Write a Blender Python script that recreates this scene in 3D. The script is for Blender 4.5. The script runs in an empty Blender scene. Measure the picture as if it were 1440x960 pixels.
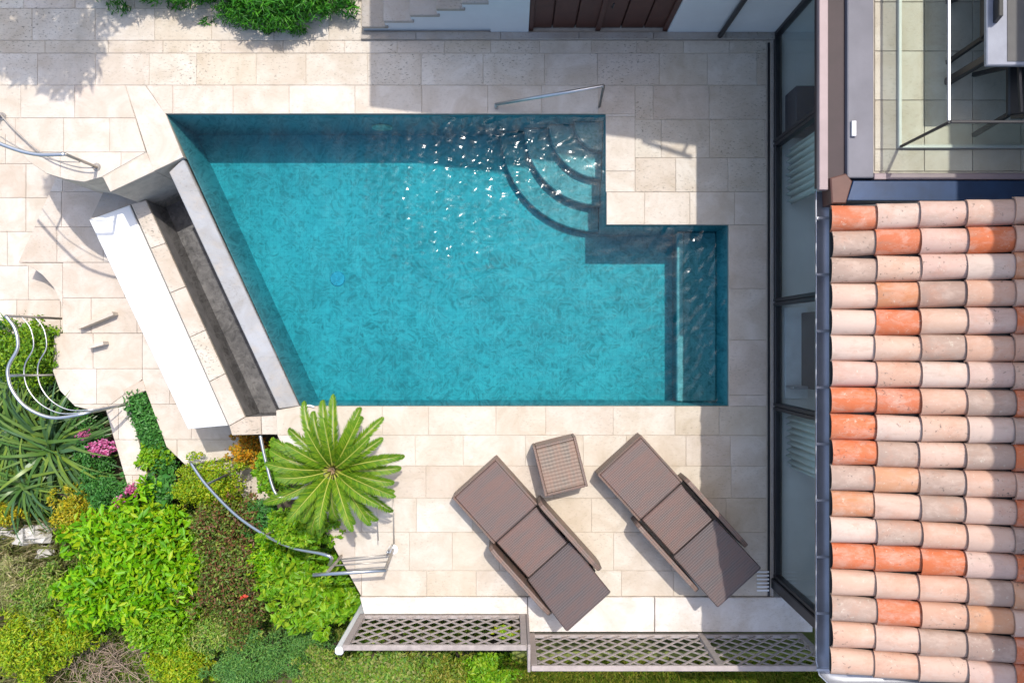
import bpy, math, random
import numpy as np
from mathutils import Vector, Matrix

random.seed(7); RNG = np.random.default_rng(11)
SC = bpy.context.scene
COL = SC.collection
R = math.radians

# ------------------------------------------------------------------ camera
H, F = 9.7, 1120.0                       # drone height above the pool terrace, focal length in photo pixels
cd = bpy.data.cameras.new('camera'); cam = bpy.data.objects.new('camera', cd); COL.objects.link(cam)
cam.location = (0, 0, H); cam.rotation_euler = (0, 0, 0)
cd.sensor_width = 36.0; cd.lens = 36.0 * F / 1440.0; cd.clip_end = 2000.0
SC.camera = cam
# ------------------------------------------------------------------ light
SX, SY = 0.18, 0.40                      # metres of shadow (left, down the picture) for each metre of height
sun_dir = Vector((SX, SY, 1.0)).normalized()
W = bpy.data.worlds.new('World'); SC.world = W; W.use_nodes = True
wn, wl = W.node_tree.nodes, W.node_tree.links
sky = wn.new('ShaderNodeTexSky'); sky.sky_type = 'NISHITA'; sky.sun_disc = False
sky.sun_elevation = math.asin(sun_dir.z); sky.sun_rotation = math.atan2(sun_dir.x, sun_dir.y)
sky.altitude = 100; sky.air_density = 1.0; sky.dust_density = 3.0; sky.ozone_density = 1.0
bg = wn['Background']; wl.new(sky.outputs[0], bg.inputs[0]); bg.inputs[1].default_value = 0.15
sd = bpy.data.lights.new('sun', 'SUN'); so = bpy.data.objects.new('sun', sd); COL.objects.link(so)
sd.energy = 2.1; sd.angle = R(0.55); sd.color = (1.0, 0.95, 0.87)
so.rotation_euler = sun_dir.to_track_quat('Z', 'Y').to_euler(); so.location = (4, 8, 20)
SC.view_settings.view_transform = 'Standard'; SC.view_settings.look = 'None'
SC.view_settings.exposure = 0.84; SC.view_settings.gamma = 1.0
SC.render.engine = 'CYCLES'
cy = SC.cycles; cy.use_denoising = True; cy.max_bounces = 8; cy.transparent_max_bounces = 12
cy.caustics_reflective = False; cy.caustics_refractive = False; cy.sample_clamp_indirect = 6.0

# ------------------------------------------------------------------ helpers
def P(px, py, z=0.0):
    """photo pixel seen on the horizontal plane at height z -> world point"""
    d = H - z
    return Vector(((px - 720) / F * d, (480 - py) / F * d, z))
def PL(pts, z=0.0): return [P(a, b, z) for a, b in pts]
def XY(pts): return [P(a, b, 0).xy for a, b in pts]

def lin(c):
    return tuple(((v / 255) / 12.92 if v <= 10 else (((v / 255) + .055) / 1.055) ** 2.4) for v in c)

class MB:
    def __init__(s): s.v = []; s.f = []
    def add(s, vs, fs):
        o = len(s.v); s.v += [tuple(v) for v in vs]; s.f += [tuple(o + i for i in f) for f in fs]; return s
    def box(s, x0, x1, y0, y1, z0, z1):
        v = [(x0,y0,z0),(x1,y0,z0),(x1,y1,z0),(x0,y1,z0),(x0,y0,z1),(x1,y0,z1),(x1,y1,z1),(x0,y1,z1)]
        return s.add(v, [(3,2,1,0),(4,5,6,7),(0,1,5,4),(1,2,6,5),(2,3,7,6),(3,0,4,7)])
    def bbox(s, x0, x1, y0, y1, z0, z1, b=.008):
        """box with chamfered upper and side edges"""
        return s.prism([(x0+b,y0),(x1-b,y0),(x1,y0+b),(x1,y1-b),(x1-b,y1),(x0+b,y1),(x0,y1-b),(x0,y0+b)], z0, z1, b)
    def prism(s, poly, z0, z1, ch=0.0):
        poly = [(p[0], p[1]) for p in poly]
        a = sum(poly[i][0]*poly[(i+1)%len(poly)][1]-poly[(i+1)%len(poly)][0]*poly[i][1] for i in range(len(poly)))
        if a < 0: poly = poly[::-1]
        n = len(poly)
        if ch <= 0:
            v = [(x,y,z0) for x,y in poly] + [(x,y,z1) for x,y in poly]
            return s.add(v, [tuple(range(n-1,-1,-1)), tuple(range(n,2*n))] + [(i,(i+1)%n,n+(i+1)%n,n+i) for i in range(n)])
        ins = inset(poly, ch)
        v = [(x,y,z0) for x,y in poly] + [(x,y,z1-ch) for x,y in poly] + [(x,y,z1) for x,y in ins]
        fs = [tuple(range(n-1,-1,-1)), tuple(range(2*n,3*n))]
        for k in (0, n): fs += [(k+i,k+(i+1)%n,k+n+(i+1)%n,k+n+i) for i in range(n)]
        return s.add(v, fs)
    def obb(s, a, b, w, t, up=(0,0,1)):
        """bar from a to b, w wide, t thick along up"""
        a, b = Vector(a), Vector(b); d = (b-a).normalized(); u = Vector(up); u = (u-d*u.dot(d)).normalized(); c = d.cross(u)
        v = []
        for p in (a, b):
            for sy, sz in ((-1,-1),(1,-1),(1,1),(-1,1)): v.append(p + c*(sy*w/2) + u*(sz*t/2))
        return s.add(v, [(3,2,1,0),(4,5,6,7),(0,1,5,4),(1,2,6,5),(2,3,7,6),(3,0,4,7)])
    def tube(s, pts, r, n=8, closed_ends=True):
        pts = [Vector(p) for p in pts]; m = len(pts); rs = r if hasattr(r, '__len__') else [r]*m
        t0 = (pts[1]-pts[0]).normalized(); u = t0.orthogonal().normalized(); o = len(s.v)
        for i, p in enumerate(pts):
            t = (pts[min(i+1,m-1)]-pts[max(i-1,0)]).normalized(); u = (u-t*u.dot(t)).normalized(); w = t.cross(u)
            for k in range(n):
                a = 2*math.pi*k/n; s.v.append(tuple(p + (u*math.cos(a)+w*math.sin(a))*rs[i]))
        for i in range(m-1):
            for k in range(n):
                s.f.append((o+i*n+k, o+i*n+(k+1)%n, o+(i+1)*n+(k+1)%n, o+(i+1)*n+k))
        if closed_ends:
            s.f.append(tuple(o+k for k in range(n-1,-1,-1))); s.f.append(tuple(o+(m-1)*n+k for k in range(n)))
        return s
    def build(s, name, m, parent=None, smooth=False, kind=None):
        me = bpy.data.meshes.new(name); me.from_pydata(s.v, [], s.f); me.update()
        if smooth: me.polygons.foreach_set('use_smooth', [True]*len(me.polygons))
        return obj(name, me, m, parent, kind)

def obj(name, me, m, parent=None, kind=None):
    o = bpy.data.objects.new(name, me); COL.objects.link(o)
    if m is not None and not me.materials: me.materials.append(m)
    if parent is not None:
        o.parent = parent; o.matrix_parent_inverse = parent_world(parent).inverted()
    if kind: o['kind'] = kind
    return o
def local_world(o): return Matrix.LocRotScale(o.location, o.rotation_euler, o.scale)
def parent_world(o):
    m = local_world(o)
    return m if o.parent is None else parent_world(o.parent) @ o.matrix_parent_inverse @ m
def thing(name, label, cat, loc=(0,0,0), rz=0, group=None):
    o = bpy.data.objects.new(name, None); COL.objects.link(o); o.location = loc; o.rotation_euler = (0,0,rz)
    o.empty_display_size = .2; tag(o, label, cat, group); return o
def tag(o, label, cat, group=None):
    o['label'] = label; o['category'] = cat
    if group: o['group'] = group
    return o
def inset(poly, d):
    n = len(poly); out = []
    for i in range(n):
        p0, p1, p2 = Vector(poly[i-1]), Vector(poly[i]), Vector(poly[(i+1)%n])
        e1, e2 = (p1-p0), (p2-p1)
        if e1.length < 1e-6 or e2.length < 1e-6: out.append(tuple(p1)); continue
        n1, n2 = Vector((-e1.y,e1.x)).normalized(), Vector((-e2.y,e2.x)).normalized()
        b = n1+n2; b = n1 if b.length < 1e-3 else b.normalized(); k = max(.35, b.dot(n1))
        out.append(tuple(p1 + b*(d/k)))
    return out
def clip(poly, zone):
    """Sutherland-Hodgman: poly clipped by the convex counter-clockwise zone"""
    out = [Vector(p) for p in poly]
    for i in range(len(zone)):
        a, b = Vector(zone[i]), Vector(zone[(i+1)%len(zone)]); e = b-a; inp, out = out, []
        if not inp: return []
        side = lambda q: e.x*(q.y-a.y)-e.y*(q.x-a.x)
        for j in range(len(inp)):
            p, q = inp[j-1], inp[j]; sp, sq = side(p), side(q)
            if sq >= 0:
                if sp < 0: out.append(p+(q-p)*(sp/(sp-sq)))
                out.append(q)
            elif sp >= 0: out.append(p+(q-p)*(sp/(sp-sq)))
    res = []
    for p in out:
        if not res or (p-res[-1]).length > .004: res.append(p)
    if len(res) > 2 and (res[0]-res[-1]).length < .004: res.pop()
    return res
def area(p): return .5*sum(p[i][0]*p[(i+1)%len(p)][1]-p[(i+1)%len(p)][0]*p[i][1] for i in range(len(p)))
def ccw(p): p = [tuple(q) for q in p]; return p if area(p) > 0 else p[::-1]
def smooth_path(pts, k=6):
    pts = [Vector(p) for p in pts]; out = []
    for i in range(len(pts)-1):
        p0, p1, p2, p3 = pts[max(i-1,0)], pts[i], pts[i+1], pts[min(i+2,len(pts)-1)]
        for j in range(k):
            t = j/k
            out.append(.5*((2*p1)+(p2-p0)*t+(2*p0-5*p1+4*p2-p3)*t*t+(3*p1-p0-3*p2+p3)*t**3))
    out.append(pts[-1]); return out

# ------------------------------------------------------------------ materials
def new_mat(name):
    m = bpy.data.materials.new(name); m.use_nodes = True; nt = m.node_tree
    for n in list(nt.nodes): nt.nodes.remove(n)
    out = nt.nodes.new('ShaderNodeOutputMaterial'); return m, nt, out
class NT:
    def __init__(s, nt): s.nt = nt
    def n(s, t, **kw):
        nd = s.nt.nodes.new('ShaderNode'+t)
        for k, v in kw.items(): setattr(nd, k, v)
        return nd
    def l(s, a, b): s.nt.links.new(a, b)
    def noise(s, vec, scale, detail=4, rough=.55, dist=0.0):
        n = s.n('TexNoise'); n.inputs['Scale'].default_value = scale; n.inputs['Detail'].default_value = detail
        n.inputs['Roughness'].default_value = rough; n.inputs['Distortion'].default_value = dist
        if vec is not None: s.l(vec, n.inputs['Vector'])
        return n.outputs['Fac']
    def ramp(s, fac, stops, interp='LINEAR'):
        r = s.n('ValToRGB'); r.color_ramp.interpolation = interp; e = r.color_ramp.elements
        while len(e) < len(stops): e.new(.5)
        for i, (p, c) in enumerate(stops):
            e[i].position = p; e[i].color = (c, c, c, 1) if not hasattr(c, '__len__') else (*c[:3], 1)
        s.l(fac, r.inputs[0]); return r.outputs[0]
    def mix(s, a, b, fac, mode='MIX'):
        m = s.n('Mix', data_type='RGBA', blend_type=mode)
        for sock, v in ((m.inputs[6], a), (m.inputs[7], b)):
            if hasattr(v, 'is_linked'): s.l(v, sock)
            else: sock.default_value = (*v[:3], 1)
        if hasattr(fac, 'is_linked'): s.l(fac, m.inputs[0])
        else: m.inputs[0].default_value = fac
        return m.outputs[2]
    def math(s, op, a, b=None, clamp=False):
        m = s.n('Math', operation=op, use_clamp=clamp)
        for i, v in enumerate((a, b)):
            if v is None: continue
            if hasattr(v, 'is_linked'): s.l(v, m.inputs[i])
            else: m.inputs[i].default_value = v
        return m.outputs[0]
    def bump(s, h, strength, dist=.01):
        b = s.n('Bump'); b.inputs['Strength'].default_value = strength; b.inputs['Distance'].default_value = dist
        s.l(h, b.inputs['Height']); return b.outputs[0]
    def schlick(s, f0, top=1.0):
        lw = s.n('LayerWeight'); lw.inputs['Blend'].default_value = .5
        return s.math('ADD', s.math('MULTIPLY', s.math('POWER', lw.outputs['Facing'], 5.0), top-f0), f0)
    def pos(s): return s.n('NewGeometry').outputs['Position']
    def objc(s): return s.n('TexCoord').outputs['Object']
    def scaled(s, vec, sc):
        m = s.n('Mapping'); m.inputs['Scale'].default_value = sc; s.l(vec, m.inputs[0]); return m.outputs[0]
    def bsdf(s, col, rough=.6, metal=0.0, nrm=None, spec=.5):
        b = s.n('BsdfPrincipled')
        for sock, v in ((b.inputs['Base Color'], col), (b.inputs['Roughness'], rough)):
            if hasattr(v, 'is_linked'): s.l(v, sock)
            else: sock.default_value = (*v[:3], 1) if hasattr(v, '__len__') else v
        b.inputs['Metallic'].default_value = metal; b.inputs['Specular IOR Level'].default_value = spec
        if nrm is not None: s.l(nrm, b.inputs['Normal'])
        return b

def m_plain(name, c, rough=.6, metal=0.0, var=.12, scale=9.0, bump=.15, spec=.5):
    m, nt, out = new_mat(name); t = NT(nt); p = t.pos()
    f = t.noise(p, scale, 6, .6); col = t.ramp(f, [(.25, [v*(1-var) for v in c]), (.75, [min(1, v*(1+var)) for v in c])])
    b = t.bsdf(col, rough, metal, t.bump(t.noise(p, scale*9, 3), bump, .004) if bump else None, spec)
    t.l(b.outputs[0], out.inputs[0]); return m

def m_stone(name, tones, stain=.5, dirt=(.16,.145,.12), bright=1.0):
    """travertine: each piece its own tone, clouding, fine pores, dark lichen stains"""
    m, nt, out = new_mat(name); t = NT(nt); p = t.pos()
    rnd = t.n('ObjectInfo').outputs['Random']
    base = t.ramp(rnd, [(i/max(1,len(tones)-1), [v*bright for v in c]) for i, c in enumerate(tones)])
    off = t.n('VectorMath', operation='MULTIPLY_ADD'); t.l(p, off.inputs[0]); off.inputs[1].default_value = (1,1,1)
    cmb = t.n('CombineXYZ'); t.l(t.math('MULTIPLY', rnd, 37.0), cmb.inputs[0]); t.l(t.math('MULTIPLY', rnd, 91.0), cmb.inputs[1]); t.l(cmb.outputs[0], off.inputs[2])
    q = off.outputs[0]
    cloud = t.noise(q, 2.6, 6, .62, .8)
    col = t.mix(base, [0.74,0.68,0.60], t.ramp(cloud, [(.34, .75), (.66, 0.0)]), 'MULTIPLY')
    vein = t.ramp(t.noise(t.scaled(p, (1,1.5,1)), 3.4, 9, .74, .5), [(.48, 0), (.70, .62)])
    col = t.mix(col, [.44*bright,.36*bright,.27*bright], t.math('MULTIPLY', vein, .7))
    pores = t.ramp(t.noise(t.scaled(q, (1,1.9,1)), 26, 4, .65), [(.57, 0), (.63, 1)])
    big = t.ramp(t.noise(p, 1.1, 4, .65), [(.42, 0), (.62, 1)])
    col = t.mix(col, dirt, t.math('MULTIPLY', t.math('MULTIPLY', pores, stain), t.math('ADD', t.math('MULTIPLY', big, .80), .12)))
    grime = t.ramp(t.noise(p, 1.6, 9, .75, .4), [(.54, 0), (.74, 1)])
    col = t.mix(col, [dirt[0]*1.7, dirt[1]*1.7, dirt[2]*1.6], t.math('MULTIPLY', grime, .42*stain))
    h = t.math('SUBTRACT', t.noise(q, 30, 5, .6), t.math('MULTIPLY', pores, .5))
    b = t.bsdf(col, .62, 0, t.bump(h, .3, .006)); t.l(b.outputs[0], out.inputs[0]); return m

TR = [(.58,.52,.44),(.55,.475,.40),(.60,.555,.48),(.565,.495,.425),(.61,.565,.50),(.55,.48,.385),(.59,.535,.46),(.615,.565,.50),(.565,.50,.42)]
M_TRAV = m_stone('travertine', TR, 1.0)
M_TRAVP = m_stone('pale_travertine', [(.62,.56,.49),(.60,.52,.45),(.64,.59,.53),(.61,.55,.48)], .35)
M_TRAVB = m_stone('clean_travertine', TR, .38)
M_GROUT = m_plain('grout', (.50,.445,.37), .9, 0, .2)
M_KERB = m_stone('grey_kerb_stone', [(.34,.32,.30),(.40,.37,.34),(.36,.33,.30)], .8)
M_WHITE = m_plain('white_render', (.83,.82,.80), .75, 0, .03, 2.0, .1)
M_CURB = m_stone('white_concrete', [(.70,.66,.63),(.74,.71,.68)], .25)
M_WALL = m_plain('off_white_plaster', (.62,.65,.67), .8, 0, .05, 3.0, .2)
M_STEEL = m_plain('brushed_steel', (.60,.61,.62), .36, 1.0, .08, 6.0, 0)
M_WIRE = m_plain('steel_cable', (.42,.38,.34), .4, .6, .1, 6.0, 0)
M_DARK = m_plain('dark_aluminium', (.022,.022,.026), .4, .2, .2, 5.0, 0)
M_ZINC = m_plain('grey_zinc', (.40,.41,.45), .45, .5, .15, 4.0, .1)
M_ZINC2 = m_plain('shaded_concrete_coping', (.19,.185,.21), .8, 0, .12, 4.0, .2)  # base grey darkened to stand for shade on the parapet
M_COPPER = m_plain('brown_copper', (.030,.014,.019), .6, 0, .25, 5.0, .1)
M_PINK = m_plain('pink_lit_lip', (.27,.205,.215), .5, .1, .12, 5.0, .1)  # pale pink; on the gutter lip its highlight is put into the colour
M_NAVY = m_plain('navy_flashing', (.008,.030,.085), .35, .2, .3, 4.0, .1)
M_SOIL = m_plain('soil', (.060,.047,.030), .95, 0, .5, 14.0, .8)
M_WOOD_DOOR = m_plain('brown_door_wood', (.075,.028,.020), .45, 0, .2, 7.0, .2)
M_PLASTIC = m_plain('white_plastic', (.8,.8,.8), .4, 0, .02, 3, 0)
M_BLACK = m_plain('black_plastic', (.018,.018,.020), .45, 0, .2, 8, 0)
M_CEIL = m_plain('white_ceiling', (.7,.7,.68), .8, 0, .02, 2, 0)
M_FLOORIN = m_plain('interior_floor', (.70,.71,.70), .35, 0, .1, 2, 0)
M_CURTAIN = m_plain('white_voile', (.62,.74,.76), .8, 0, .06, 9, .1)

def m_wood(name, c):
    m, nt, out = new_mat(name); t = NT(nt); p = t.pos(); rnd = t.n('ObjectInfo').outputs['Random']
    g = t.noise(t.scaled(p, (4, 4, 40)), 3, 5, .6)
    col = t.ramp(g, [(.3, [v*.65 for v in c]), (.7, [v*1.2 for v in c])])
    col = t.mix(col, [c[0]*1.25, c[1]*1.2, c[2]*1.25], t.math('MULTIPLY', rnd, .5))
    b = t.bsdf(col, .8, 0, t.bump(g, .3, .004)); t.l(b.outputs[0], out.inputs[0]); return m
M_TIMBER = m_wood('weathered_timber', (.34,.295,.27))
M_TWIG = m_wood('dry_twig', (.30,.23,.17))
M_BARK = m_wood('bark', (.12,.085,.06))

def m_weave(name, c, freq=38.0, axis='x'):
    m, nt, out = new_mat(name); t = NT(nt); p = t.objc()
    w1 = t.n('TexWave', wave_type='BANDS', bands_direction='X'); w1.inputs['Scale'].default_value = freq/2; t.l(p, w1.inputs[0])
    w2 = t.n('TexWave', wave_type='BANDS', bands_direction='Y'); w2.inputs['Scale'].default_value = freq/2; t.l(p, w2.inputs[0])
    a, b_ = (w1, w2) if axis == 'x' else (w2, w1)
    h = t.math('ADD', t.math('MULTIPLY', a.outputs['Fac'], .75), t.math('MULTIPLY', b_.outputs['Fac'], .25))
    n = t.noise(t.scaled(p, (5, 1.2, 1)), 2.2, 5, .65)
    col = t.ramp(h, [(.1, [v*.68 for v in c]), (.6, c), (1, [v*1.18 for v in c])])
    col = t.mix(col, [c[0]*1.15, c[1]*.92, c[2]*.85], t.ramp(n, [(.4, 0), (.6, .85)]))
    b = t.bsdf(col, .5, 0, t.bump(h, .45, .006), .4); t.l(b.outputs[0], out.inputs[0]); return m
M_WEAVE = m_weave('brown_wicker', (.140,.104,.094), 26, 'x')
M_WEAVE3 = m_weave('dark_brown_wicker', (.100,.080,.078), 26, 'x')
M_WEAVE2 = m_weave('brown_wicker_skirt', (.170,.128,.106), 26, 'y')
M_STOOL = m_weave('stool_wicker', (.21,.165,.13), 15, 'y')

def m_tile():
    m, nt, out = new_mat('clay_roof_tile'); t = NT(nt); p = t.pos(); rnd = t.n('ObjectInfo').outputs['Random']
    pal = [(.52,.31,.22),(.52,.14,.055),(.55,.37,.29),(.38,.27,.215),(.56,.42,.35),(.54,.33,.24),(.54,.14,.05),(.54,.36,.27),(.57,.44,.37),(.53,.27,.15),(.54,.36,.30),(.53,.37,.31),(.50,.14,.06),(.55,.38,.30),(.50,.21,.10),(.33,.225,.18)]
    col = t.ramp(rnd, [(i/len(pal), c) for i, c in enumerate(pal)], 'CONSTANT')
    n = t.noise(t.scaled(p, (.55,1,1)), 9, 8, .72, .3)
    col = t.mix(col, [.60,.46,.38], t.ramp(n, [(.46, 0), (.72, .6)]))
    col = t.mix(col, [.48,.21,.12], t.ramp(t.noise(p, 4.1, 6, .7), [(.50, 0), (.74, .55)]))
    col = t.mix(col, [.31,.215,.16], t.ramp(t.noise(t.scaled(p, (.5,1.6,1)), 6, 8, .75), [(.52, 0), (.76, .6)]))
    sp = t.ramp(t.noise(p, 30, 4, .65), [(.60, 0), (.67, 1)])
    gate = t.ramp(t.noise(p, 2.3, 4, .6), [(.50, 0), (.60, 1)])
    col = t.mix(col, [.085,.070,.058], t.math('MULTIPLY', t.math('MULTIPLY', sp, gate), .8))
    sp2 = t.ramp(t.noise(t.scaled(p, (1.1,1,1)), 21, 4, .7), [(.63, 0), (.69, 1)])
    col = t.mix(col, [.62,.58,.47], t.math('MULTIPLY', sp2, .45))
    b = t.bsdf(col, .75, 0, t.bump(t.noise(p, 45, 4), .25, .004)); t.l(b.outputs[0], out.inputs[0]); return m
M_TILE = m_tile()

def m_glass(name, tint=(.72,.86,.84), rough=.02):
    m, nt, out = new_mat(name); t = NT(nt)
    tr = t.n('BsdfTransparent'); tr.inputs[0].default_value = (*tint, 1)
    gl = t.n('BsdfGlossy'); gl.inputs['Roughness'].default_value = rough
    mx = t.n('MixShader'); t.l(t.schlick(.04, .6), mx.inputs[0]); t.l(tr.outputs[0], mx.inputs[1]); t.l(gl.outputs[0], mx.inputs[2])
    t.l(mx.outputs[0], out.inputs[0]); return m
M_GLASS = m_glass('window_glass', (.93,.96,.95))
M_GLASS2 = m_glass('balustrade_glass', (.93,.98,.95))

def m_water(name, dens, absorb, caustic=.3, scale=11.0, rough=.035):
    m, nt, out = new_mat(name); t = NT(nt); p = t.pos()
    # caustic light net painted as noise into the surface's transparent colour
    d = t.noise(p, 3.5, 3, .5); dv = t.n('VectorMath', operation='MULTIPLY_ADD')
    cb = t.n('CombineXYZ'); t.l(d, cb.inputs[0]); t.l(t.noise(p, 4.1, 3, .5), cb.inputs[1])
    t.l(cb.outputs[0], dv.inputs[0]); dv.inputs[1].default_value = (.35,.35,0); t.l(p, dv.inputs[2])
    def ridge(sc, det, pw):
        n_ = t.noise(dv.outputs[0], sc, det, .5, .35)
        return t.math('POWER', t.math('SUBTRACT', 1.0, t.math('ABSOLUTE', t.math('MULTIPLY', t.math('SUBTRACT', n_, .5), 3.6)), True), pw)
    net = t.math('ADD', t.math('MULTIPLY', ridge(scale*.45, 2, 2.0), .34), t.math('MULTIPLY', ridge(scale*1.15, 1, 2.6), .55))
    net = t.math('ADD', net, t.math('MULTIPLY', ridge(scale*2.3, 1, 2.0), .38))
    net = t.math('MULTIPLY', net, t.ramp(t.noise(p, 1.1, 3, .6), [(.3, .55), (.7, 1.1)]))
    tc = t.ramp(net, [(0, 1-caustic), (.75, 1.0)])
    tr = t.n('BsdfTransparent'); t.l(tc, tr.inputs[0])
    gl = t.n('BsdfGlossy'); gl.inputs['Roughness'].default_value = rough
    t.l(t.bump(t.noise(p, 26, 3, .5), .06, .02), gl.inputs['Normal'])
    mx = t.n('MixShader'); t.l(t.schlick(.014), mx.inputs[0]); t.l(tr.outputs[0], mx.inputs[1]); t.l(gl.outputs[0], mx.inputs[2])
    t.l(mx.outputs[0], out.inputs[0])
    va = t.n('VolumeAbsorption'); va.inputs['Color'].default_value = (*absorb, 1); va.inputs['Density'].default_value = dens
    t.l(va.outputs[0], out.inputs['Volume']); return m
M_WATER = m_water('pool_water', 1.05, (.0,.865,.925), .46, 10.5, .11)
M_WATER2 = m_water('basin_water', .8, (.42,.45,.47), .5, 9.0, .24)

def m_pool(name, c):
    m, nt, out = new_mat(name); t = NT(nt); p = t.pos()
    n = t.noise(p, 2.2, 6, .65); col = t.ramp(n, [(.3, [v*.9 for v in c]), (.7, [v*1.08 for v in c])])
    br = t.n('TexBrick'); br.inputs['Scale'].default_value = 1.0; br.inputs['Brick Width'].default_value = .05; br.inputs['Row Height'].default_value = .05
    br.offset = 0; br.inputs['Mortar Size'].default_value = .002; br.inputs['Color1'].default_value = (1,1,1,1); br.inputs['Color2'].default_value = (.86,.90,.92,1); br.inputs['Mortar'].default_value = (.8,.8,.8,1)
    t.l(p, br.inputs['Vector']); col = t.mix(col, br.outputs['Color'], 1.0, 'MULTIPLY')
    b = t.bsdf(col, .5); t.l(b.outputs[0], out.inputs[0]); return m
M_POOL = m_pool('pool_mosaic', (.105,.33,.36))
M_POOLSTEP = m_pool('pool_step_mosaic', (.135,.275,.30))
M_WEIR = m_stone('wet_grey_stone', [(.33,.345,.37),(.35,.36,.38)], .45)
M_BASIN = m_plain('dark_basin_stone', (.20,.19,.185), .6, 0, .35, 6.0, .3)

def m_leaf(name, cols, trans=.28, rough=.45, vary=True):
    m, nt, out = new_mat(name); t = NT(nt)
    rnd = t.n('NewGeometry').outputs['Random Per Island']
    col = t.ramp(rnd, [(i/len(cols), c) for i, c in enumerate(cols)], 'CONSTANT')
    n = t.noise(t.pos(), 2.3, 4, .6)
    col = t.mix(col, [.55,.62,.45], t.ramp(n, [(.35, .40), (.55, 0)]), 'MULTIPLY')
    b = t.bsdf(col, rough, 0, None, .35)
    tl = t.n('BsdfTranslucent'); t.l(t.mix(col, [1.0,.95,.5], .25, 'MULTIPLY'), tl.inputs[0])
    mx = t.n('MixShader'); mx.inputs[0].default_value = trans; t.l(b.outputs[0], mx.inputs[1]); t.l(tl.outputs[0], mx.inputs[2])
    t.l(mx.outputs[0], out.inputs[0]); return m

# ------------------------------------------------------------------ the ground and the terraces
def ground_z(x, y):
    return -2.62 + .10*math.sin(x*1.3+y*.7) + .07*math.sin(x*2.9-y*2.1)
def build_ground():
    mb = MB(); n = 60; ext = []
    xs = [-400,-120,-40,-20] + [(-12+24*i/n) for i in range(n+1)] + [20,40,120,400]
    for y in xs:
        for x in xs: mb.v.append((x, y, ground_z(x, y) if abs(x) < 12.1 and abs(y) < 12.1 else -2.7))
    k = len(xs)
    for j in range(k-1):
        for i in range(k-1):
            mb.f.append((j*k+i, j*k+i+1, (j+1)*k+i+1, (j+1)*k+i))
    m, nt, out = new_mat('garden_soil'); t = NT(nt); p = t.pos()
    col = t.ramp(t.noise(p, 3, 8, .7), [(.3, (.06,.07,.03)), (.5, (.13,.11,.065)), (.7, (.10,.125,.04))])
    b = t.bsdf(col, .95, 0, t.bump(t.noise(p, 18, 6, .7), .8, .05)); t.l(b.outputs[0], out.inputs[0])
    mb.build('ground', m, None, True, 'structure')
build_ground()

def slab(name, polys, z0, z1, m):
    mb = MB()
    for q in polys: mb.prism(ccw(q), z0, z1)
    return mb.build(name, m, None, False, 'structure')
def stone(poly, z, th, m, parent, gap=.0022, ch=.003, name='paving_stone', jit=.0015):
    q = ccw([tuple(p) for p in poly]); q = inset(q, gap)
    if area(q) < .0015: return None
    return MB().prism(q, z-th, z+random.uniform(-jit, jit), ch).build(name, m, parent)
def pave(parent, zone, rows, lens, z, m, th=.035, gap=.0022, vertical=False, name='paving_stone'):
    """rows = list of row boundaries (world, along y or x when vertical); stones of random length along the row"""
    zone = ccw(zone); xs = [p[0] for p in zone]; ys = [p[1] for p in zone]
    lo, hi = (min(ys), max(ys)) if vertical else (min(xs), max(xs))
    for r0, r1 in zip(rows[:-1], rows[1:]):
        a = lo - random.uniform(0, lens[1])
        while a < hi:
            b = a + random.uniform(*lens)
            q = [(a,r0),(b,r0),(b,r1),(a,r1)] if not vertical else [(r0,a),(r1,a),(r1,b),(r0,b)]
            q = clip(zone, ccw(q))
            if len(q) >= 3 and area(q) > .003: stone(q, z, th, m, parent, gap, name=name)
            a = b
def ypx(*v): return [(480-a)/F*H for a in v]
def xpx(*v): return [(a-720)/F*H for a in v]

Z1a = XY([(-60,-140),(508,-140),(508,57),(-50,57)])
Z1b = XY([(-50,57),(1078,57),(1078,120),(-34,120)])
Z2 = XY([(-34,120),(176,120),(205,214),(143,249),(118,256),(92,252),(65,244),(40,227),(15,200),(-10,165)])
ZC = XY([(205,120),(893,120),(893,160),(232,160)])
ZR1 = XY([(893,120),(1078,120),(1078,270),(893,270)])
ZR2 = XY([(853,160),(893,160),(893,270),(853,270)])
ZR3 = XY([(853,270),(1078,270),(1078,316),(853,316)])
ZR4 = XY([(1025,316),(1078,316),(1078,571),(1025,571)])
ZB = XY([(421,571),(1078,571),(1078,838),(508,838),(470,770),(425,690),(390,612),(388,577)])
ZK1 = XY([(177,120.2),(204.5,120.2),(232.5,159.5),(258,221),(216,241),(207,216)])
ZK2 = XY([(145,250),(207,216),(217,241),(155,270)])
ZS = XY([(1078,47),(1088,47),(1088,838),(1078,838)])
ZW = XY([(508,47),(1088,47),(1088,57),(508,57)])
base_polys = [Z1a, Z1b, Z2, XY([(176,120),(893,120),(893,160),(232,160),(258,221),(216,241),(207,216)])[:1] and ZC, ZR1, ZR2, ZR3, ZR4, ZB, ZK1, ZK2, ZS,
              XY([(176,120),(205,120),(232,160),(258,221),(207,216)]), XY([(205,214),(207,216),(145,250),(143,249)]),
              XY([(508,-140),(1088,-140),(1088,57),(508,57)])]
terrace = slab('pool_terrace', base_polys, -2.9, -.008, M_GROUT)
pave(terrace, Z1a, ypx(57,12,-33,-90,-140)[::-1], (.55,.80), 0, M_TRAV)
pave(terrace, Z1b, ypx(120,75,57), (.55,.78), 0, M_TRAV)
pave(terrace, Z2, ypx(270,214,166,120), (.52,.78), 0, M_TRAVP)
pave(terrace, ZC, ypx(160.9,120), (.60,.85), .0, M_TRAVP)
pave(terrace, ZR1, ypx(270,222,168,120), (.55,.75), 0, M_TRAV)
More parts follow.
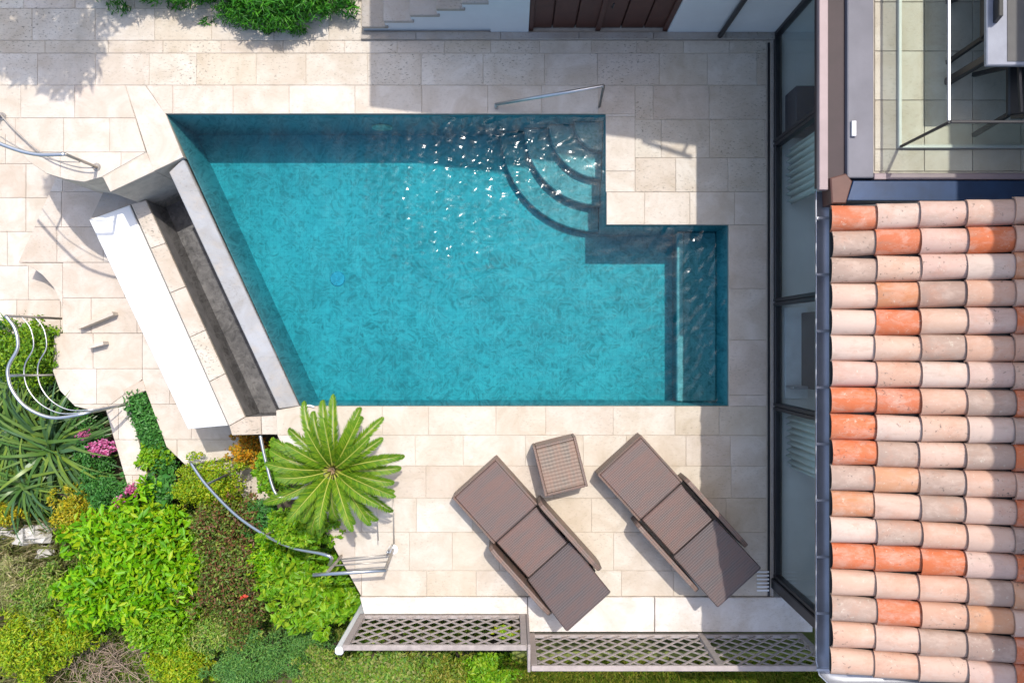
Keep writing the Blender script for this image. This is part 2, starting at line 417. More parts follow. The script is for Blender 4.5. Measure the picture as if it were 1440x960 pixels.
pave(terrace, [(p[0]-(.012 if i in (0,3) else 0), p[1]) for i, p in enumerate(ZR2)], [ZR2[0][0]-.012, ZR2[1][0]], (.6,.8), 0, M_TRAVP, vertical=True)
pave(terrace, ZR3, ypx(316.9,270), (.5,.8), 0, M_TRAVP)
pave(terrace, ZR4, [ZR4[0][0]-.012, ZR4[1][0]], (.6,.8), 0, M_TRAVP, vertical=True)
pave(terrace, ZB, ypx(838,802,748,700,655,612,570), (.52,.85), 0, M_TRAVB)
stone(ZK1, 0, .035, M_TRAVP, terrace); stone(ZK2, 0, .035, M_TRAVP, terrace)
MB().box(xpx(1079.5)[0], xpx(1083)[0], ypx(838)[0], ypx(60)[0], -.008, -.002).build('slot_drain', M_DARK, terrace)
pave(terrace, XY([(1084,47),(1088,47),(1088,838),(1084,838)]), xpx(1084,1088), (.9,1.2), 0, M_KERB, vertical=True, name='drain_kerb')
pave(terrace, ZW, ypx(57,47), (.8,1.1), .045, M_KERB, th=.06, name='kerb_stone')

# pale concrete kerb along the lower edge of the terrace
kerb = thing('terrace_kerb', 'pale concrete kerb along the lower terrace edge behind the trellis', 'kerb', P(800,860))
for i, (a, b) in enumerate(((506,742),(742,920),(920,1142))):
    MB().prism(XY([(a+.5,838.5),(b-.5,838.5),(b-.5,862 if i == 0 else 887),(a+.5 - (0 if i else -6),862 if i == 0 else 887)]), -2.7, .03, .008).build('kerb_section', M_CURB, kerb)

# ------------------------------------------------------------------ swimming pool
WL = -.075; FL = -.97
pool_px = [(232,160),(853,160),(853,316),(1025,316),(1025,571),(421,571)]
pool_w = ccw(XY(pool_px))
shell_w = inset(pool_w, .006)
pool = thing('swimming_pool', 'turquoise swimming pool with slanted infinity edge and corner steps', 'pool', P(640,370,FL))
mb = MB()
for i in range(len(shell_w)):
    a, b = shell_w[i], shell_w[(i+1) % len(shell_w)]
    mb.add([(a[0],a[1],FL-.02),(b[0],b[1],FL-.02),(b[0],b[1],-.036),(a[0],a[1],-.036)], [(3,2,1,0)])
# keep the infinity edge lower than the coping
pool_wall = mb.build('wall', M_POOL, pool)
MB().prism(inset(pool_w, -.05), FL-.15, FL).build('floor', M_POOL, pool)
# quarter-round steps in the upper right corner
cxy = Vector(shell_w[0])
corner = P(853,160).xy; corner = Vector((corner.x-.006, corner.y-.006))
for k, (rpx, zt) in enumerate(((150,-.80),(114,-.62),(78,-.46),(42,-.32))):
    r = rpx/F*H
    arc = [(corner.x - r*math.cos(a), corner.y - r*1.02*math.sin(a)) for a in [math.pi/2*i/18 for i in range(19)]]
    MB().prism([tuple(corner)] + arc, FL, zt, .012).build('step', M_POOLSTEP, pool)
b0 = P(966,316).x; b1 = P(1025,571)
MB().bbox(b0+.02, P(1025,316).x-.008, b1.y+.008, P(1025,316).y-.008, FL, -.55, .02).build('bench', M_POOLSTEP, pool)
bt = MB().bbox(b0-.01, b0+.075, b1.y+.02, P(1025,316).y-.02, -.60, -.535, .012).build('bench_edge', m_plain('sunlit_bench_edge', (.24,.36,.38), .5), pool)  # paler strip carries the sunlit line along the bench front in its colour
def disc(mb, c, r, z0, z1, n=24): return mb.prism([(c[0]+r*math.cos(2*math.pi*i/n), c[1]+r*math.sin(2*math.pi*i/n)) for i in range(n)], z0, z1, .008)
disc(MB(), P(475,392,FL), .10, FL, FL+.015).build('drain_cover', m_plain('blue_drain', (.08,.31,.42), .4), pool)
lp = P(527,160); 
pl = MB()
for i in range(20):
    a0, a1 = 2*math.pi*i/20, 2*math.pi*(i+1)/20
    c = Vector((lp.x, lp.y-.012, -.55)); y = lp.y-.03
    q = [c+Vector((.13*math.cos(a),0,.13*math.sin(a))) for a in (a0,a1)]
    q2 = [Vector((p.x, y, p.z)) for p in q]
    pl.add([q[0],q[1],q2[1],q2[0]], [(0,1,2,3)]); pl.add([q2[0],q2[1],Vector((c.x,y-.01,c.z))], [(0,1,2)])
pl.build('pool_light', m_plain('pool_lamp_lens', (.38,.60,.48), .3), pool)

def water(name, poly, zt, zb, step, amp_fn, m, label=None):
    poly = ccw(poly); xs = [p[0] for p in poly]; ys = [p[1] for p in poly]
    nx = int((max(xs)-min(xs)+.06)/step)+1; ny = int((max(ys)-min(ys)+.06)/step)+1
    X, Y = np.meshgrid(min(xs)-.03+np.arange(nx)*step, min(ys)-.03+np.arange(ny)*step)
    Z = zt + amp_fn(X, Y)
    inside = np.zeros(X.shape, bool); n = len(poly)
    # grown by 3 cm into the masonry
    big = inset(poly, -.03)
    for i in range(n):
        (x1,y1),(x2,y2) = big[i], big[(i+1)%n]
        c = ((y1 > Y) != (y2 > Y)) & (X < (x2-x1)*(Y-y1)/((y2-y1)+1e-12)+x1); inside ^= c
    idx = -np.ones(X.shape, int); vs = []; ids = np.argwhere(inside)
    for k, (j, i) in enumerate(ids): idx[j,i] = k
    nv = len(ids)
    top = np.stack([X[inside], Y[inside], Z[inside]], 1); bot = top.copy(); bot[:,2] = zb
    fs = []; edges = {}
    a, b, c, d = idx[:-1,:-1], idx[:-1,1:], idx[1:,1:], idx[1:,:-1]
    ok = (a >= 0)&(b >= 0)&(c >= 0)&(d >= 0)
    Q = np.stack([a[ok],b[ok],c[ok],d[ok]], 1)
    for q in Q.tolist():
        fs.append(tuple(q))
        for e in ((q[0],q[1]),(q[1],q[2]),(q[2],q[3]),(q[3],q[0])):
            if (e[1],e[0]) in edges: del edges[(e[1],e[0])]
            else: edges[e] = 1
    for q in Q.tolist(): fs.append(tuple(nv+i for i in reversed(q)))
    for (p, q) in edges: fs.append((p, nv+p, nv+q, q))
    me = bpy.data.meshes.new(name); me.from_pydata(np.vstack([top, bot]).tolist(), [], fs); me.update()
    me.polygons.foreach_set('use_smooth', [True]*len(me.polygons))
    return obj(name, me, m, None, 'structure')
def waves(seed, comps):
    r = np.random.default_rng(seed); ws = []
    for wl_, amp in comps:
        for _ in range(6):
            a = r.uniform(0, 2*np.pi); k = 2*np.pi/(wl_*r.uniform(.75,1.3)); ws.append((k*np.cos(a), k*np.sin(a), r.uniform(0, 6.28), amp/2.4))
    return lambda X, Y: sum(A*np.sin(kx*X+ky*Y+ph) for kx, ky, ph, A in ws)
w_soft = waves(3, [(.55,.0022),(.26,.0011)]); w_hard = waves(5, [(.15,.0044),(.08,.0020)])
g1 = P(700,230); g2 = P(590,265); g3 = P(630,345)
def pool_amp(X, Y):
    g = np.exp(-(((X-g1.x)/.85)**2+((Y-g1.y)/.6)**2)) + .9*np.exp(-(((X-g2.x)/.75)**2+((Y-g2.y)/.6)**2)) + .8*np.exp(-(((X-g3.x)/.6)**2+((Y-g3.y)/.5)**2))
    b_ = np.exp(-((X-P(1000,0).x)/.35)**2)*.5
    return w_soft(X, Y) + w_hard(X, Y)*np.clip(g+b_+.16, 0, 1.1)
water('pool_water', pool_w, WL, FL-.05, .018, pool_amp, M_WATER)

# infinity edge: weir slab, catch basin, white ledge
d_edge = (P(421,571)-P(232,160)).xy.normalized()
weir = thing('infinity_edge', 'pale grey slanted slab forming the infinity edge of the pool', 'pool edge', P(340,410,-1))
wp = [(257.5,222),(421,571),(392,575),(237,243)]
sl = []
a0, a1 = P(257.5,222,-.05), P(421,571,-.05); c0, c1 = P(237,242,-.05), P(392,575,-.05)
stone([a0.xy, a1.xy, c1.xy, c0.xy], -.055, .04, M_WEIR, weir, .002, .010, 'edge_slab', 0)
MB().prism([p.xy+Vector((.004,0)) if k < 2 else p.xy+Vector((.02,0)) for k, p in enumerate((a0,a1,c1,c0))], -2.9, -.094).build('weir_wall', M_BASIN, weir)

basin = thing('catch_basin', 'narrow dark overflow basin with beige stone coping beside the infinity edge', 'basin', P(290,440,-1.5))
CZ = -.72
cop_l = [(184,287),(270,480),(322,599)]; cop_r = [(205,281),(297,480),(345,586)]
def lerp2(a, b, t): return (a[0]+(b[0]-a[0])*t, a[1]+(b[1]-a[1])*t)
for i in range(5):
    t0, t1 = i/5, (i+1)/5
    L = lambda t: lerp2(cop_l[0], cop_l[2], t); Rr = lambda t: lerp2(cop_r[0], cop_r[2], t)
    stone([P(*L(t0),CZ).xy, P(*Rr(t0),CZ).xy, P(*Rr(t1),CZ).xy, P(*L(t1),CZ).xy], CZ, .05, M_TRAV, basin, .003, .006, 'coping_stone')
stone([P(322,599,CZ).xy, P(345,586,CZ).xy, P(367,585,CZ).xy, P(368,611,CZ).xy, P(326,612,CZ).xy], CZ, .05, M_TRAV, basin, .003, .006, 'coping_stone')
stone([P(367,585,CZ).xy, P(404,583,CZ).xy, P(408,611,CZ).xy, P(368,611,CZ).xy], CZ, .05, M_TRAVP, basin, .003, .006, 'coping_stone')
MB().prism([P(*p,CZ).xy for p in ((184.5,287),(204,281),(344,586),(322,599))], -2.9, CZ-.052).build('outer_wall', M_BASIN, basin)
MB().prism([P(*p,CZ).xy for p in ((322,600),(345,586.5),(403,584),(407,611),(326,611))], -2.9, CZ-.052).build('end_wall', M_BASIN, basin)
MB().prism([P(*p,-1.35).xy for p in ((170,262),(262,228),(420,600),(330,612))], -2.9, -1.35).build('basin_floor', M_BASIN, basin)
w_b = waves(9, [(.10,.0038),(.22,.006)])
water('basin_water', [P(*p,-1.0).xy for p in ((196,284),(250,232),(398,590),(345,594))], -1.02, -1.45, .03, w_b, M_WATER2)

ledge = thing('white_ledge', 'broad bright white rendered ledge left of the overflow basin', 'ledge', P(220,450,-2))
LZ = -.80
lq = [P(*p,LZ).xy for p in ((125,309),(182,288),(320,598),(264,603))]
MB().prism(lq, LZ-.10, LZ, .012).build('top_slab', M_WHITE, ledge)
MB().prism(inset(ccw(lq), .03), -2.9, LZ-.101).build('wall', M_WALL, ledge)
MB().prism([P(*p,LZ).xy for p in ((125,309),(152,252),(215,236),(206,281),(182,288))], -2.9, LZ-.03).build('end_block', M_KERB, ledge)

# ------------------------------------------------------------------ lower terrace, step-shadow kerbs, paths (two metres below the pool deck)
LA = -2.0
LZS = [[P(*p,LA).xy for p in q] for q in (
    ((150,90),(330,90),(330,369),(25.5,369)), ((88,369),(330,369),(335,468.5),(88,468.5)),
    ((76,468.5),(200,468.5),(200,533),(178,552),(148,574),(125,576),(105,571),(84,549),(74,522)),
    ((200,468.5),(335,468.5),(345,640),(262,655),(234,628),(200,536)), ((148,574),(178,552),(213,692),(182,693)))]
edge_px = ((25,369.5),(45,376),(60,387),(75,404),(88,430),(88,369.5))
low = slab('lower_terrace', [inset(ccw(q), .004) for q in LZS]+[[P(*p,LA).xy for p in edge_px]], -2.95, LA-.014, M_GROUT)
lrw = [1.1596+.52*k for k in range(-7, 7)]
for q in LZS: pave(low, q, lrw, (.6,.95), LA, M_TRAVP, gap=.0025)
stone([P(*p,LA).xy for p in edge_px], LA, .035, M_TRAVP, low)
LB = [P(*p,-2.5).xy for p in ((-110,60),(190,60),(120,380),(110,440),(86,468),(-110,474))]
land = slab('lower_landing', [LB], -2.95, -2.514, M_GROUT)
pave(land, LB, [1.1596+.52*k for k in range(-3, 9)], (.6,.95), -2.5, M_TRAVP, gap=.0025)
def shadow_kerb(px, label):  # upright kerb added to cast the bar shadow of a step
    a, b = [P(*p,LA) for p in px]
    s = MB().obb((a.x, a.y, LA+.082), (b.x, b.y, LA+.082), .05, .16).build('step_shadow_kerb', M_TRAVP); tag(s, label, 'kerb', 'upright kerbs added to cast step shadows on the lower terrace'); return s
shadow_kerb([(117,461),(166,441)], 'longer beige kerb added to cast a step shadow on the lower terrace nearest the white ledge')
shadow_kerb([(131,488),(153,482)], 'shorter beige kerb added to cast a step shadow on the lower terrace above the round landing')
# planter with clipped hedge between the two paths
planter = thing('stone_planter', 'narrow sunken stone planter holding the low green hedge', 'planter', P(205,590,-2.5))
MB().prism([P(*p,LA).xy for p in ((173,548),(201,534),(206,549),(178,560))], -2.9, LA+.012, .01).build('wall', M_TRAVP, planter)
MB().prism([P(*p,-2.3).xy for p in ((170,540),(204,535),(250,668),(206,680))], -2.9, -2.3).build('soil', M_SOIL, planter)
path = slab('garden_path', [[P(*p,-2.2).xy for p in ((262,600),(330,590),(345,640),(392,720),(372,735),(318,668),(270,660))]], -2.95, -2.2, M_TRAVP)
# raised bed that carries the cycad
bed = slab('raised_bed', [[P(*p,-.12).xy for p in ((392,612),(420,646),(450,690),(476,765),(445,752),(392,720),(376,650))]], -2.9, -.12, M_SOIL)

# ------------------------------------------------------------------ house
villa = thing('villa', 'house with glass facade, brown door and clay tiled roof beside the pool', 'house', P(1160,300))
GX = P(1088,0).x                          # plane of the glass facade
YB = P(0,812).y; YT = P(0,47).y
EZ = 2.49                                 # gutter
# --- wall with the brown door, along the top of the terrace
mb = MB().box(P(690,0).x, P(743,0).x, YT, YT+.25, 0, 2.6)
mb.build('wall', M_WALL, villa)
MB().box(P(938,0).x, GX+.6, YT, YT+.25, 0, 2.6).build('wall', M_WALL, villa)
MB().tube([(P(1011,0).x, YT-.05, .0), (P(1011,0).x, YT-.05, 2.6)], .03, 10).build('downpipe', M_DARK, villa, True)
door = MB().box(P(743,0).x+.003, P(938,0).x-.003, YT+.10, YT+.15, 0.0, 2.5).build('door', M_WOOD_DOOR, villa)
dx0, dx1 = P(743,0).x+.01, P(938,0).x-.01
for i in range(6):
    a = dx0+(dx1-dx0)*i/6; b = dx0+(dx1-dx0)*(i+1)/6
    MB().bbox(a+.008, b-.008, YT+.055, YT+.098, .03, 2.4, .006).build('door_board', M_WOOD_DOOR, door)
for x in (dx0+.02, (dx0+dx1)/2, dx1-.02):
    MB().bbox(x-.03, x+.03, YT+.02, YT+.05, .02, 2.42, .006).build('door_stile', M_WOOD_DOOR, door)
MB().tube([((dx0+dx1)/2+.08, YT+.0, .78), ((dx0+dx1)/2+.08, YT-.03, .80), ((dx0+dx1)/2+.08, YT-.03, .92)], .010, 6).build('handle', M_DARK, door)
MB().box(P(743,0).x, P(938,0).x, YT, YT+.25, 2.5, 2.6).build('lintel', M_WALL, villa)
# --- main block behind the stair and its roof (its eave throws the shade over the top of the terrace)
MB().box(-.9, 9, 4.85, 9.5, -.5, 3.7).build('wall', M_WALL, villa)
mr = MB(); x0, x1 = -1.06, 9.0; zl, s_ = 3.74, .285
mr.add([(x0,4.35,zl-.12),(x1,4.35,zl-.12+s_*(x1-x0)),(x1,9.8,zl-.12+s_*(x1-x0)),(x0,9.8,zl-.12),(x0,4.35,zl),(x1,4.35,zl+s_*(x1-x0)),(x1,9.8,zl+s_*(x1-x0)),(x0,9.8,zl)],
       [(3,2,1,0),(4,5,6,7),(0,1,5,4),(1,2,6,5),(2,3,7,6),(3,0,4,7)])
mr.build('upper_roof', M_ZINC, villa)
MB().tube([(2.45,4.36,4.80),(3.06,4.18,4.85)], .03, 8).tube([(2.95,4.22,4.84),(3.02,4.36,4.84)], .02, 6).build('shadow_rod', M_ZINC, villa)  # unseen rod added at the eave to cast the bar shadow on the paving
# --- glass facade
def window(y0, y1, name='window'):
    w = MB().box(GX+.03, GX+.05, y0+.02, y1-.02, .06, EZ-.2).build(name, M_GLASS, villa)
    MB().bbox(GX, GX+.08, y0, y1, .0, .06, .006).build('bottom_rail', M_DARK, w)
    for y in (y0, y1): MB().bbox(GX-.004, GX+.084, y-.022, y+.022, .002, EZ-.1, .006).build('mullion', M_DARK, w)
    return w
ys = [YT, P(0,202).y, P(0,425).y, P(0,571).y, YB]
for a, b in zip(ys[1:], ys[:-1]): window(a+.024, b-.024)
cp = MB().bbox(GX-.03, GX+.12, YB-.13, YB, 0, EZ-.1, .01).build('corner_post', M_DARK, villa)
MB().box(GX-.03, 8, YB-.10, YB-.13, -2.7, 0.0).build('plinth', M_WALL, villa)
MB().box(GX+.12, 8.0, YB-.10, YB-.02, 0, EZ-.1).build('wall', M_WALL, villa)
MB().box(GX+.0, 8.0, YB-.02, YT+.3, -2.7, .012).build('interior_floor', M_FLOORIN, villa)
MB().box(GX-.30, 8.0, YB-.12, 4.85, EZ-.10, EZ-.04).build('ceiling', M_CEIL, villa)
MB().box(4.7, 4.8, YB, YT, .012, EZ-.1).build('partition', M_CEIL, villa)
# --- tiled roof
roof = MB()
TX0, TZ0, TS, TP = P(1168,0,2.67).x, 2.65, .27, .342
TY1, TY0 = P(0,288,2.70).y, P(0,946,2.70).y
nr = 18; tw = (TY1-TY0)/nr; nc = 6
roof.add([(TX0+.02,TY0-.02,TZ0-.06),(5.2,TY0-.02,TZ0-.06+TS*(5.2-TX0)),(5.2,TY1,TZ0-.06+TS*(5.2-TX0)),(TX0+.02,TY1,TZ0-.06),
          (TX0+.02,TY0-.02,TZ0-.03),(5.2,TY0-.02,TZ0-.03+TS*(5.2-TX0)),(5.2,TY1,TZ0-.03+TS*(5.2-TX0)),(TX0+.02,TY1,TZ0-.03)],
         [(3,2,1,0),(4,5,6,7),(0,1,5,4),(1,2,6,5),(2,3,7,6),(3,0,4,7)])
roof = roof.build('roof', M_BLACK, villa)
def tile_mesh(k):
    """canal tile laid along +x (up the slope): half-round, tapering, with a real thickness"""
    rr = random.Random(k); n = 10; L = TP+.07; r0 = tw*.515; r1 = tw*.455; hh = .105; mb = MB(); th = .013
    st = [0, .006, L*.5, L]
    for sh in (0, 1):
        for i, x in enumerate(st):
            r = r0+(r1-r0)*x/L - sh*th; h = hh*(1-.12*x/L) - sh*th; lip = .004 if i < 2 and sh == 0 else 0
            if i == 0: lip = 0
            for j in range(n+1):
                a = math.pi*j/n; wob = .003*math.sin(3*a+k*1.7)
                mb.v.append((x, -r*math.cos(a), (h+lip+wob)*math.sin(a)**.85))
    m1 = n+1; ns = len(st)
    for i in range(ns-1):
        for j in range(n):
            q = (i*m1+j, (i+1)*m1+j, (i+1)*m1+j+1, i*m1+j+1); mb.f.append(q[::-1])
            mb.f.append(tuple(ns*m1+v for v in q))
    for j in range(n): mb.f.append((j, ns*m1+j, ns*m1+j+1, j+1)[::-1])
    me = bpy.data.meshes.new('roof_tile'); me.from_pydata(mb.v, [], mb.f); me.update()
    me.polygons.foreach_set('use_smooth', [True]*len(me.polygons)); me.materials.append(M_TILE); return me
TM = [tile_mesh(k) for k in range(5)]
ang = math.atan(TS)
for r_ in range(nr):
    for c in range(nc):
        me = random.choice(TM); o = bpy.data.objects.new('roof_tile', me); COL.objects.link(o)
        x = TX0 + c*TP + random.uniform(-.012,.012); y = TY0+tw*(r_+.5)+random.uniform(-.006,.006)
        o.location = (x, y, TZ0 + TS*(x-TX0) + .018); o.rotation_euler = (random.uniform(-.05,.05), -(ang-.055)+random.uniform(-.012,.012), random.uniform(-.022,.022))
        o.parent = roof; o.matrix_parent_inverse = Matrix.Identity(4) if False else parent_world(roof).inverted()
# --- gutter along the eave and round the gable end
def gutter(pts, r, name, m):
    mb = MB(); pts = [Vector(p) for p in pts]; n = 8
    for i, p in enumerate(pts):
        t = (pts[min(i+1,len(pts)-1)]-pts[max(i-1,0)]).normalized(); s = Vector((t.y,-t.x,0))
        for sh in (1, .86):
            for j in range(n+1):
                a = math.pi+math.pi*j/n; mb.v.append(tuple(p+s*(r*sh*math.cos(a))+Vector((0,0,r*sh*math.sin(a)*.9))))
    m1 = n+1
    for i in range(len(pts)-1):
        o0, o1 = i*2*m1, (i+1)*2*m1
        for j in range(n):
            mb.f.append((o0+j, o0+j+1, o1+j+1, o1+j)); mb.f.append((o0+m1+j, o1+m1+j, o1+m1+j+1, o0+m1+j+1))
        for j in (0, n): mb.f.append((o0+j, o1+j, o1+m1+j, o0+m1+j))
    return mb.build(name, m, villa, True)
gx = P(1160,0,EZ).x; gy0 = P(0,268,EZ).y; gy1 = P(0,952,EZ).y
gut = gutter([(gx,gy0,EZ),(gx,gy1+.15,EZ),(gx+.02,gy1+.06,EZ),(gx+.08,gy1,EZ),(gx+.2,gy1-.015,EZ),(5.2,gy1-.015,EZ)], .085, 'gutter', M_ZINC)
for i in range(9):
    y = gy0-.25-i*.51; MB().bbox(gx-.08, gx+.14, y-.012, y+.012, EZ+.004, EZ+.012, .002).build('gutter_bracket', M_ZINC, gut)
MB().box(gx+.10, gx+.125, gy1+.05, gy0, EZ-.12, EZ+.03).build('fascia', M_DARK, villa)
MB().box(gx+.10, 5.2, TY0+.0, TY0+.03, EZ-.12, EZ+.06).build('fascia', M_DARK, villa)
# --- roof terrace, copper gutter, flashing
RZ = 2.57
rt = MB().box(P(1228,0,RZ).x, 7.5, P(0,243,RZ).y, 4.8, EZ-.03, RZ-.012).build('roof_terrace', M_GROUT, villa)
xs_ = [P(v,0,RZ).x for v in (1230,1300,1368,1436,1504)]; ys_ = [P(0,v,RZ).y for v in (241,210,141,72,3,-66,-135)]
M_TT = m_stone('terrace_tile', [(.50,.46,.38),(.54,.50,.42),(.47,.43,.35)], .25)
for i in range(4):
    for j in range(6):
        stone([(xs_[i],ys_[j]),(xs_[i+1],ys_[j]),(xs_[i+1],ys_[j+1]),(xs_[i],ys_[j+1])], RZ, .01, M_TT, rt, .003, .002, 'floor_tile')
MB().bbox(P(1192,0,2.65).x, P(1229,0,2.65).x, P(0,250,2.65).y, 4.8, EZ-.03, 2.65, .008).build('parapet', M_ZINC2, villa)
MB().bbox(P(1229,0,2.65).x+.003, 5.2, P(0,252.5,2.65).y, P(0,243.5,2.65).y, EZ-.03, 2.65, .006).build('sill', M_PINK, villa)
MB().prism([P(*p,2.67).xy for p in ((1191,282),(1200,254),(1470,254),(1470,283))], EZ-.02, 2.67, .006).build('flashing', M_NAVY, villa)
MB().bbox(P(1152,0,2.65).x, P(1165,0,2.65).x, P(0,267,2.65).y, 4.8, 2.592, 2.65, .006).build('gutter_lip', M_PINK, villa)
MB().bbox(P(1152,0,2.65).x+.03, P(1191,0,2.59).x, P(0,262,2.59).y, 4.8, EZ-.03, 2.59, .004).build('copper_gutter', M_COPPER, villa)
MB().prism([P(*p,2.68).xy for p in ((1168,250),(1190,244),(1199,255),(1190,286),(1170,286))], EZ-.02, 2.68, .01).build('corner_flashing', m_plain('clay_corner', (.12,.055,.042), .6), villa)
MB().bbox(P(1197,0,2.67).x, P(1204,0,2.67).x, P(0,192,2.67).y, P(0,170,2.67).y, 2.65, 2.68, .004).build('vent_cap', M_ZINC, villa)
# --- upper storey to the right (its eave shades the upper part of the tiles and the roof terrace)
MB().box(4.95, 9.5, -3.0, 9.0, 2.3, 5.72).build('upper_wall', M_WALL, villa)
MB().box(4.50, 9.8, -3.6, 9.8, 5.72, 5.85).build('upper_eave', M_ZINC, villa)
# --- curtains and furniture behind the glass
def curtain(y0, y1, label):
    mb = MB(); n = 40; fz = (.03, EZ-.15)
    for i in range(n+1):
        y = y0+(y1-y0)*i/n; x = GX+.17+.035*math.sin(i*1.35)+.01*math.sin(i*.5)
        for z in fz:
            for d in (0, .004): mb.v.append((x+d, y, z))
    for i in range(n):
        a, b = i*4, (i+1)*4
        mb.f += [(a,b,b+2,a+2),(a+1,a+3,b+3,b+1),(a+2,b+2,b+3,a+3),(a,a+1,b+1,b)]
    o = mb.build('curtain', M_CURTAIN, None, True); tag(o, label, 'curtain', 'curtains behind the glass facade')
curtain(P(0,290).y, P(0,212).y, 'white voile curtain behind the glass pane opposite the corner steps')
curtain(P(0,655).y, P(0,580).y, 'white voile curtain behind the glass pane opposite the right lounger')
cab = thing('cabinet', 'dark low cabinet standing behind the glass near the brown door', 'cabinet', (GX+.4, P(0,160).y, .012))
MB().bbox(GX+.12, GX+.62, P(0,196).y, P(0,136).y, .06, .42, .01).build('body', m_plain('dark_blue_lacquer', (.018,.02,.045), .35), cab)
for dx in (.16,.58):
    for py in (192,140): MB().bbox(GX+dx-.02, GX+dx+.02, P(0,py).y-.02, P(0,py).y+.02, .012, .06, .003).build('leg', M_DARK, cab)
scr = thing('door_screen', 'white panel with dark frame standing inside the middle glass pane', 'screen', (GX+.5, P(0,495).y, .012))
MB().bbox(GX+.12, GX+.40, P(0,560).y, P(0,432).y, .012, .05, .006).build('base', m_plain('white_laminate', (.75,.78,.80), .5), scr)
MB().bbox(GX+.32, GX+.38, P(0,545).y, P(0,440).y, .05, .62, .006).build('frame', M_DARK, scr)
MB().bbox(GX+.13, GX+.31, P(0,545).y, P(0,548).y+.06, .05, .3, .006).build('foot_panel', M_ZINC, scr)

# --- stair beside the door
stair = thing('outdoor_stair', 'grey stone stair climbing right along a white wall at the top of the terrace', 'stair', P(600,47))
sx = [P(v,0).x for v in (512,545,583,620,655,690)]
for i in range(5):
    MB().bbox(sx[i]+(.0 if i == 0 else .004), sx[i+1]+.03, YT+.01, 4.80, .17*(i+1)-.05, .17*(i+1), .008).build('step', M_KERB, stair)
mb = MB()
for i in range(5): mb.box(sx[i]+.002, sx[i+1]+.002, YT+.03, 4.79, -.5, .17*(i+1)-.052)
mb.build('stringer', M_WALL, stair)
for i in range(8):
    x = sx[5]+.0+i*.30; MB().bbox(x+.004, x+.33, YT+.26, 4.80, .17*(i+6)-.05, .17*(i+6), .008).build('step', M_KERB, stair)

# ------------------------------------------------------------------ balustrade, table and chair on the roof terrace
bal = thing('glass_balustrade', 'clear glass balustrade turning the corner of the roof terrace', 'balustrade', P(1262,208,RZ))
bc = P(1262,208,RZ)
MB().box(bc.x, bc.x+.014, bc.y+.012, 4.8, RZ+.03, RZ+.82).build('pane', M_GLASS2, bal)
MB().box(bc.x+.016, 6.2, bc.y-.002, bc.y+.012, RZ+.03, RZ+.82).build('pane', M_GLASS2, bal)
M_BRAIL = m_plain('pale_aluminium', (.50,.52,.48), .45, .2, .05, 4, 0)
MB().bbox(bc.x-.008, bc.x+.022, bc.y-.008, 4.8, RZ+.002, RZ+.04, .004).build('base_rail', M_BRAIL, bal)
MB().bbox(bc.x+.024, 6.2, bc.y-.01, bc.y+.02, RZ+.002, RZ+.04, .004).build('base_rail', M_BRAIL, bal)
MB().bbox(bc.x-.004, bc.x+.018, bc.y+.012, 4.8, RZ+.822, RZ+.836, .003).build('top_trim', M_STEEL, bal)
MB().bbox(bc.x+.02, 6.2, bc.y-.006, bc.y+.016, RZ+.822, RZ+.836, .003).build('top_trim', M_DARK, bal)
MB().bbox(bc.x-.004, bc.x+.02, bc.y-.01, bc.y+.010, RZ+.052, RZ+.83, .003).build('corner_post', M_DARK, bal)
tb = thing('terrace_table', 'grey topped dining table at the edge of the picture on the roof terrace', 'table', P(1450,20,RZ))
tz = RZ+.74; t0 = P(1388,92,tz)
MB().bbox(t0.x, t0.x+1.1, t0.y, t0.y+1.6, tz-.04, tz, .008).build('tabletop', m_plain('pale_grey_top', (.30,.31,.36), .3), tb)
MB().bbox(t0.x+.16, t0.x+.9, t0.y+.03, t0.y+1.5, tz+.001, tz+.006, .002).build('runner', m_plain('grey_runner', (.12,.115,.11), .8), tb)
for dx in (.06,1.02):
    for dy in (.08,1.5): MB().bbox(t0.x+dx, t0.x+dx+.06, t0.y+dy, t0.y+dy+.06, RZ, tz-.041, .005).build('leg', M_DARK, tb)
def chair(x, y, rz, label):
    c = thing('dining_chair', label, 'chair', (x, y, RZ), rz, 'chairs at the roof terrace table')
    T = Matrix.Translation((x, y, RZ)) @ Matrix.Rotation(rz, 4, 'Z')
    def put(mb, nm, m):
        mb.v = [tuple(T @ Vector(v)) for v in mb.v]; mb.build(nm, m, c)
    put(MB().bbox(-.24,.24,-.24,.22,.42,.46,.012), 'seat', M_BLACK)
    b = MB(); pts = [(-.24,.24,.5),(-.12,.28,.5),(.12,.28,.5),(.24,.24,.5)]
    b.add([(-.24,.23,.48),(.24,.23,.48),(.20,.30,.86),(-.20,.30,.86),(-.24,.26,.48),(.24,.26,.48),(.20,.33,.86),(-.20,.33,.86)], [(3,2,1,0),(4,5,6,7),(0,1,5,4),(1,2,6,5),(2,3,7,6),(3,0,4,7)])
    put(b, 'backrest', M_BLACK)
    for sx_, sy_ in ((-1,-1),(1,-1),(-1,1),(1,1)):
        put(MB().obb((sx_*.21,sy_*.20,.42),(sx_*.27,sy_*.27,0),.035,.035,(0,1,.1)), 'leg', M_BLACK)
    for s in (-1, 1): put(MB().tube([(s*.25,.25,.64),(s*.27,.0,.65),(s*.26,-.2,.63),(s*.25,-.22,.44)], .018, 6), 'armrest', M_BLACK)
    return c
cc = P(1412,135,RZ+.2)
chair(cc.x+.12, cc.y-.02, math.pi+.0, 'black armchair at the near end of the roof terrace table')
cc = P(1372,45,RZ+.4)
chair(cc.x+.25, cc.y+.15, math.pi/2, 'black armchair tucked under the long side of the roof terrace table')

